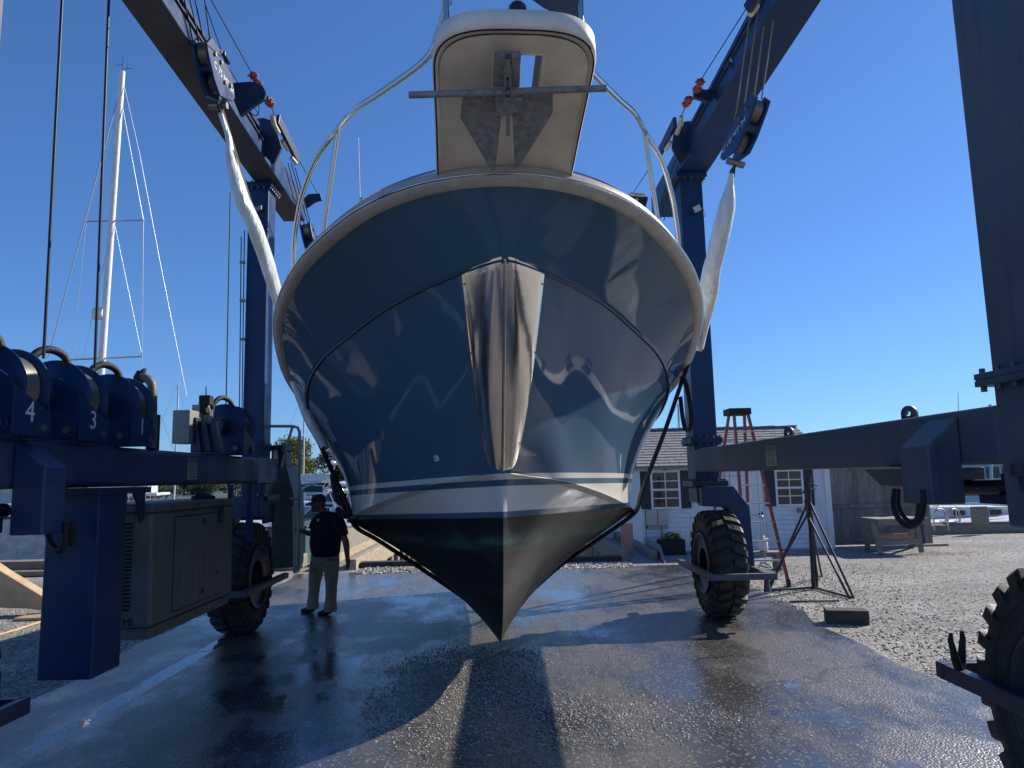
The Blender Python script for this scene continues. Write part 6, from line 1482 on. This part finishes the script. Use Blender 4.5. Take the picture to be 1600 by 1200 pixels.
# beard and hair
hb2 = MB(); rows = []
for i in range(9):
    t = i/8; row = []
    for j in range(15):
        th = -1.55+3.1*j/14; z = -.045-.080*t; rr_ = .97-.25*t**2; row.append(hc+fdir*(.103*rr_*math.cos(th)+.004+(.018*t if abs(th) < .8 else 0))+hr*(.082*rr_*math.sin(th))+hu*(z+.025*abs(th)/1.7*(1-t)))
    rows.append(row)
hb2.grid(rows); hb2.build('beard', m_beard, MAN, recalc=False)
a = MB(); rows = []
for i in range(6):
    t = i/5; rows.append([hc-fdir*.008+(-fdir*(.100*math.cos(th))+hr*(.083*math.sin(th)))*(1.0-.03*t)+hu*(.03-.085*t) for th in [-1.35+2.7*j/14 for j in range(15)]])
a.grid(rows); a.build('hair', m_beard, MAN, recalc=False)
# cap with peak
cp = MB(); rows = []
for i in range(9):
    ph = .5*math.pi*i/8; rows.append([hc+hu*(.025+.108*math.cos(ph)**.8)-fdir*.004+(fdir*.108*math.cos(th)+hr*.088*math.sin(th))*math.sin(ph)**.7 for th in [2*math.pi*j/24 for j in range(25)]])
cp.grid(rows); rows = []
for i in range(5):
    t = i/4; rows.append([hc+hu*(.030-.030*t-.012*abs(math.sin(th))*t)+fdir*(.104*math.cos(th)+.085*t*math.cos(th)**.5 if math.cos(th) > 0 else 0)+hr*.084*math.sin(th)*(1-.12*t) for th in [-1.15+2.3*j/12 for j in range(13)]])
cp.grid(rows); co = cp.build('cap', m_cap, MAN, recalc=False); sd_ = co.modifiers.new('t', 'SOLIDIFY'); sd_.thickness = .006
# shirt
up = Vector((0, 0, 1))
sh1, sh2 = shL.lerp(elL, .55), shR.lerp(elR, .55)
def ploft(name, secs, dep, m, dy=0.0, caps=True, extra=None, wr=0.012):
    mb = MB(); rows = []
    for k, (py, xl, xr, *dd) in enumerate(secs):
        a0 = MP(xl, py, dy+(dd[0] if dd else 0)); a1 = MP(xr, py, dy+(dd[0] if dd else 0)); c = (a0+a1)/2; h = (a1-a0).length/2; row = []
        for q in range(29):
            t = 2*math.pi*q/28; wv = 1+wr/max(h, .05)*noise.noise(Vector((math.cos(t)*2, math.sin(t)*2, k*.55+py)))
            row.append(c+(Vector((1, 0, 0))*math.cos(t)*h+Vector((0, 1, 0))*math.sin(t)*h*dep)*wv)
        rows.append(row)
    mb.grid(rows, True)
    if caps: mb.add(rows[0][:-1], [tuple(range(28))]); mb.add(rows[-1][:-1], [tuple(range(28))])
    if extra: extra(mb)
    o = mb.build(name, m, MAN, recalc=False); sb_ = o.modifiers.new('s', 'SUBSURF'); sb_.levels = 1; sb_.render_levels = 1; return o
def sleeves(mb):
    for (s_, e_, r_) in ((shL, elL, .088), (shR, elR, .085)):
        d = (e_-s_); mb.tube(smooth_path([s_-d*.45-Vector((.03 if s_ is shL else -.03, 0, 0)), s_+d*.05, s_+d*.38, s_+d*.62], 3), [r_*.8, r_*.95, r_, r_, r_, r_, r_*.97, r_*.95, r_*.93, r_*.93], 16)
sh_o = ploft('shirt', [(869, 489, 529), (866, 486.5, 530.5), (856, 484.5, 532), (846, 483.5, 533), (836, 485, 534), (826, 488, 535), (818, 489, 537), (811, 491, 536), (807, 495, 531), (803.5, 499, 525), (800.5, 501, 520), (799, 502, 518)], .82, m_shirt, 0, True, sleeves)
a = MB(); lp = MP(497, 812.5, -.145); a.cyl(lp+FWD*.02, lp-FWD*.006, .02, 14); a.build('shirt_logo', m_white, sh_o)
ploft('trousers', [(856, 488, 529), (870, 486, 530.5), (880, 484.5, 530.5), (887, 484.5, 530)], .72, m_khaki, 0, True)
ploft('trouser_leg', [(876, 506, 530), (888, 505.5, 530), (900, 507, 529), (912, 508.5, 527.5), (922, 509, 526.5), (932, 508, 526.5), (942, 507, 526), (949, 505.5, 526.5), (955, 505, 526)], .95, m_khaki, -.09, True)
ploft('trouser_leg', [(876, 485, 508), (888, 483.5, 507), (900, 482.5, 504), (912, 482, 501), (922, 482, 499.5), (932, 481, 498.5), (940, 480, 498), (947, 479, 498), (951, 479, 497.5)], .95, m_khaki, .08, True)
for (an, d) in ((anL, Vector((-.86, -.5, 0))), (anR, Vector((-.97, -.1, 0)))):
    d.normalize(); g0 = Vector((an.x, an.y, 0))
    s = skin_obj('shoe', [[(g0-d*.06+up*.05, (.045, .045)), (g0+up*.055, (.048, .05)), (g0+d*.09+up*.042, (.048, .04)), (g0+d*.17+up*.032, (.044, .028))], [(g0+up*.055, (.048, .05)), (g0+up*.11, .045)]], m_shoe, MAN, 2, 1)
# ================================================================== one piece, one part: split meshes whose pieces stand apart
def split(o):
    me = o.data; n = len(me.vertices); par_ = list(range(n))
    def find(a):
        while par_[a] != a: par_[a] = par_[par_[a]]; a = par_[a]
        return a
    for e in me.edges:
        a, b = find(e.vertices[0]), find(e.vertices[1])
        if a != b: par_[a] = b
    gs = {}
    for p in me.polygons: gs.setdefault(find(p.vertices[0]), []).append(p)
    # merge islands whose boxes touch (a bolt and its head stay together)
    boxes = []
    for k, ps in gs.items():
        vs = {v for p in ps for v in p.vertices}; co = [me.vertices[v].co for v in vs]
        lo = [min(c[i] for c in co)-.004 for i in range(3)]; hi = [max(c[i] for c in co)+.004 for i in range(3)]; boxes.append([lo, hi, list(ps)])
    ch = True
    while ch:
        ch = False
        for i in range(len(boxes)):
            for j in range(i+1, len(boxes)):
                A, B = boxes[i], boxes[j]
                if all(A[0][k] <= B[1][k] and B[0][k] <= A[1][k] for k in range(3)):
                    A[0] = [min(A[0][k], B[0][k]) for k in range(3)]; A[1] = [max(A[1][k], B[1][k]) for k in range(3)]; A[2] += B[2]; boxes.pop(j); ch = True; break
            if ch: break
    if len(boxes) < 2 or len(boxes) > 12: return
    objs = []
    for (lo, hi, ps) in boxes:
        ids = sorted({v for p in ps for v in p.vertices}); mp = {v: i for i, v in enumerate(ids)}
        m2 = bpy.data.meshes.new(me.name); m2.from_pydata([tuple(me.vertices[v].co) for v in ids], [], [tuple(mp[v] for v in p.vertices) for p in ps])
        for m_ in me.materials: m2.materials.append(m_)
        m2.polygons.foreach_set('use_smooth', [p.use_smooth for p in ps]); m2.polygons.foreach_set('material_index', [p.material_index for p in ps]); objs.append(m2)
    o.data = objs[0]
    for m2 in objs[1:]:
        c = o.copy(); c.data = m2; COL.objects.link(c)
for o in list(bpy.data.objects):
    b = o.name.split('.')[0]
    if o.type == 'MESH' and not o.children and b in ('stanchion', 'cabinet_hanger', 'cleat', 'side_window', 'pulpit_bolts', 'plate_screws', 'pins', 'slide_bar', 'winch_bolt', 'clamp_bolt', 'sheave', 'cabinet_screws', 'rope_clip', 'corner_trim', 'fence_rail', 'meter_box', 'outlet_box', 'conduit', 'radar_arch', 'wheel_guard', 'eyes', 'spreader', 'steering_yoke', 'end_plate', 'backing_plate', 'roller_cheeks', 'steel_side_plate', 'steering_cylinder', 'winch_motor', 'sling_padding', 'wheel', 'bow_rail', 'floating_dock', 'door_glass_bar'):
        split(o)
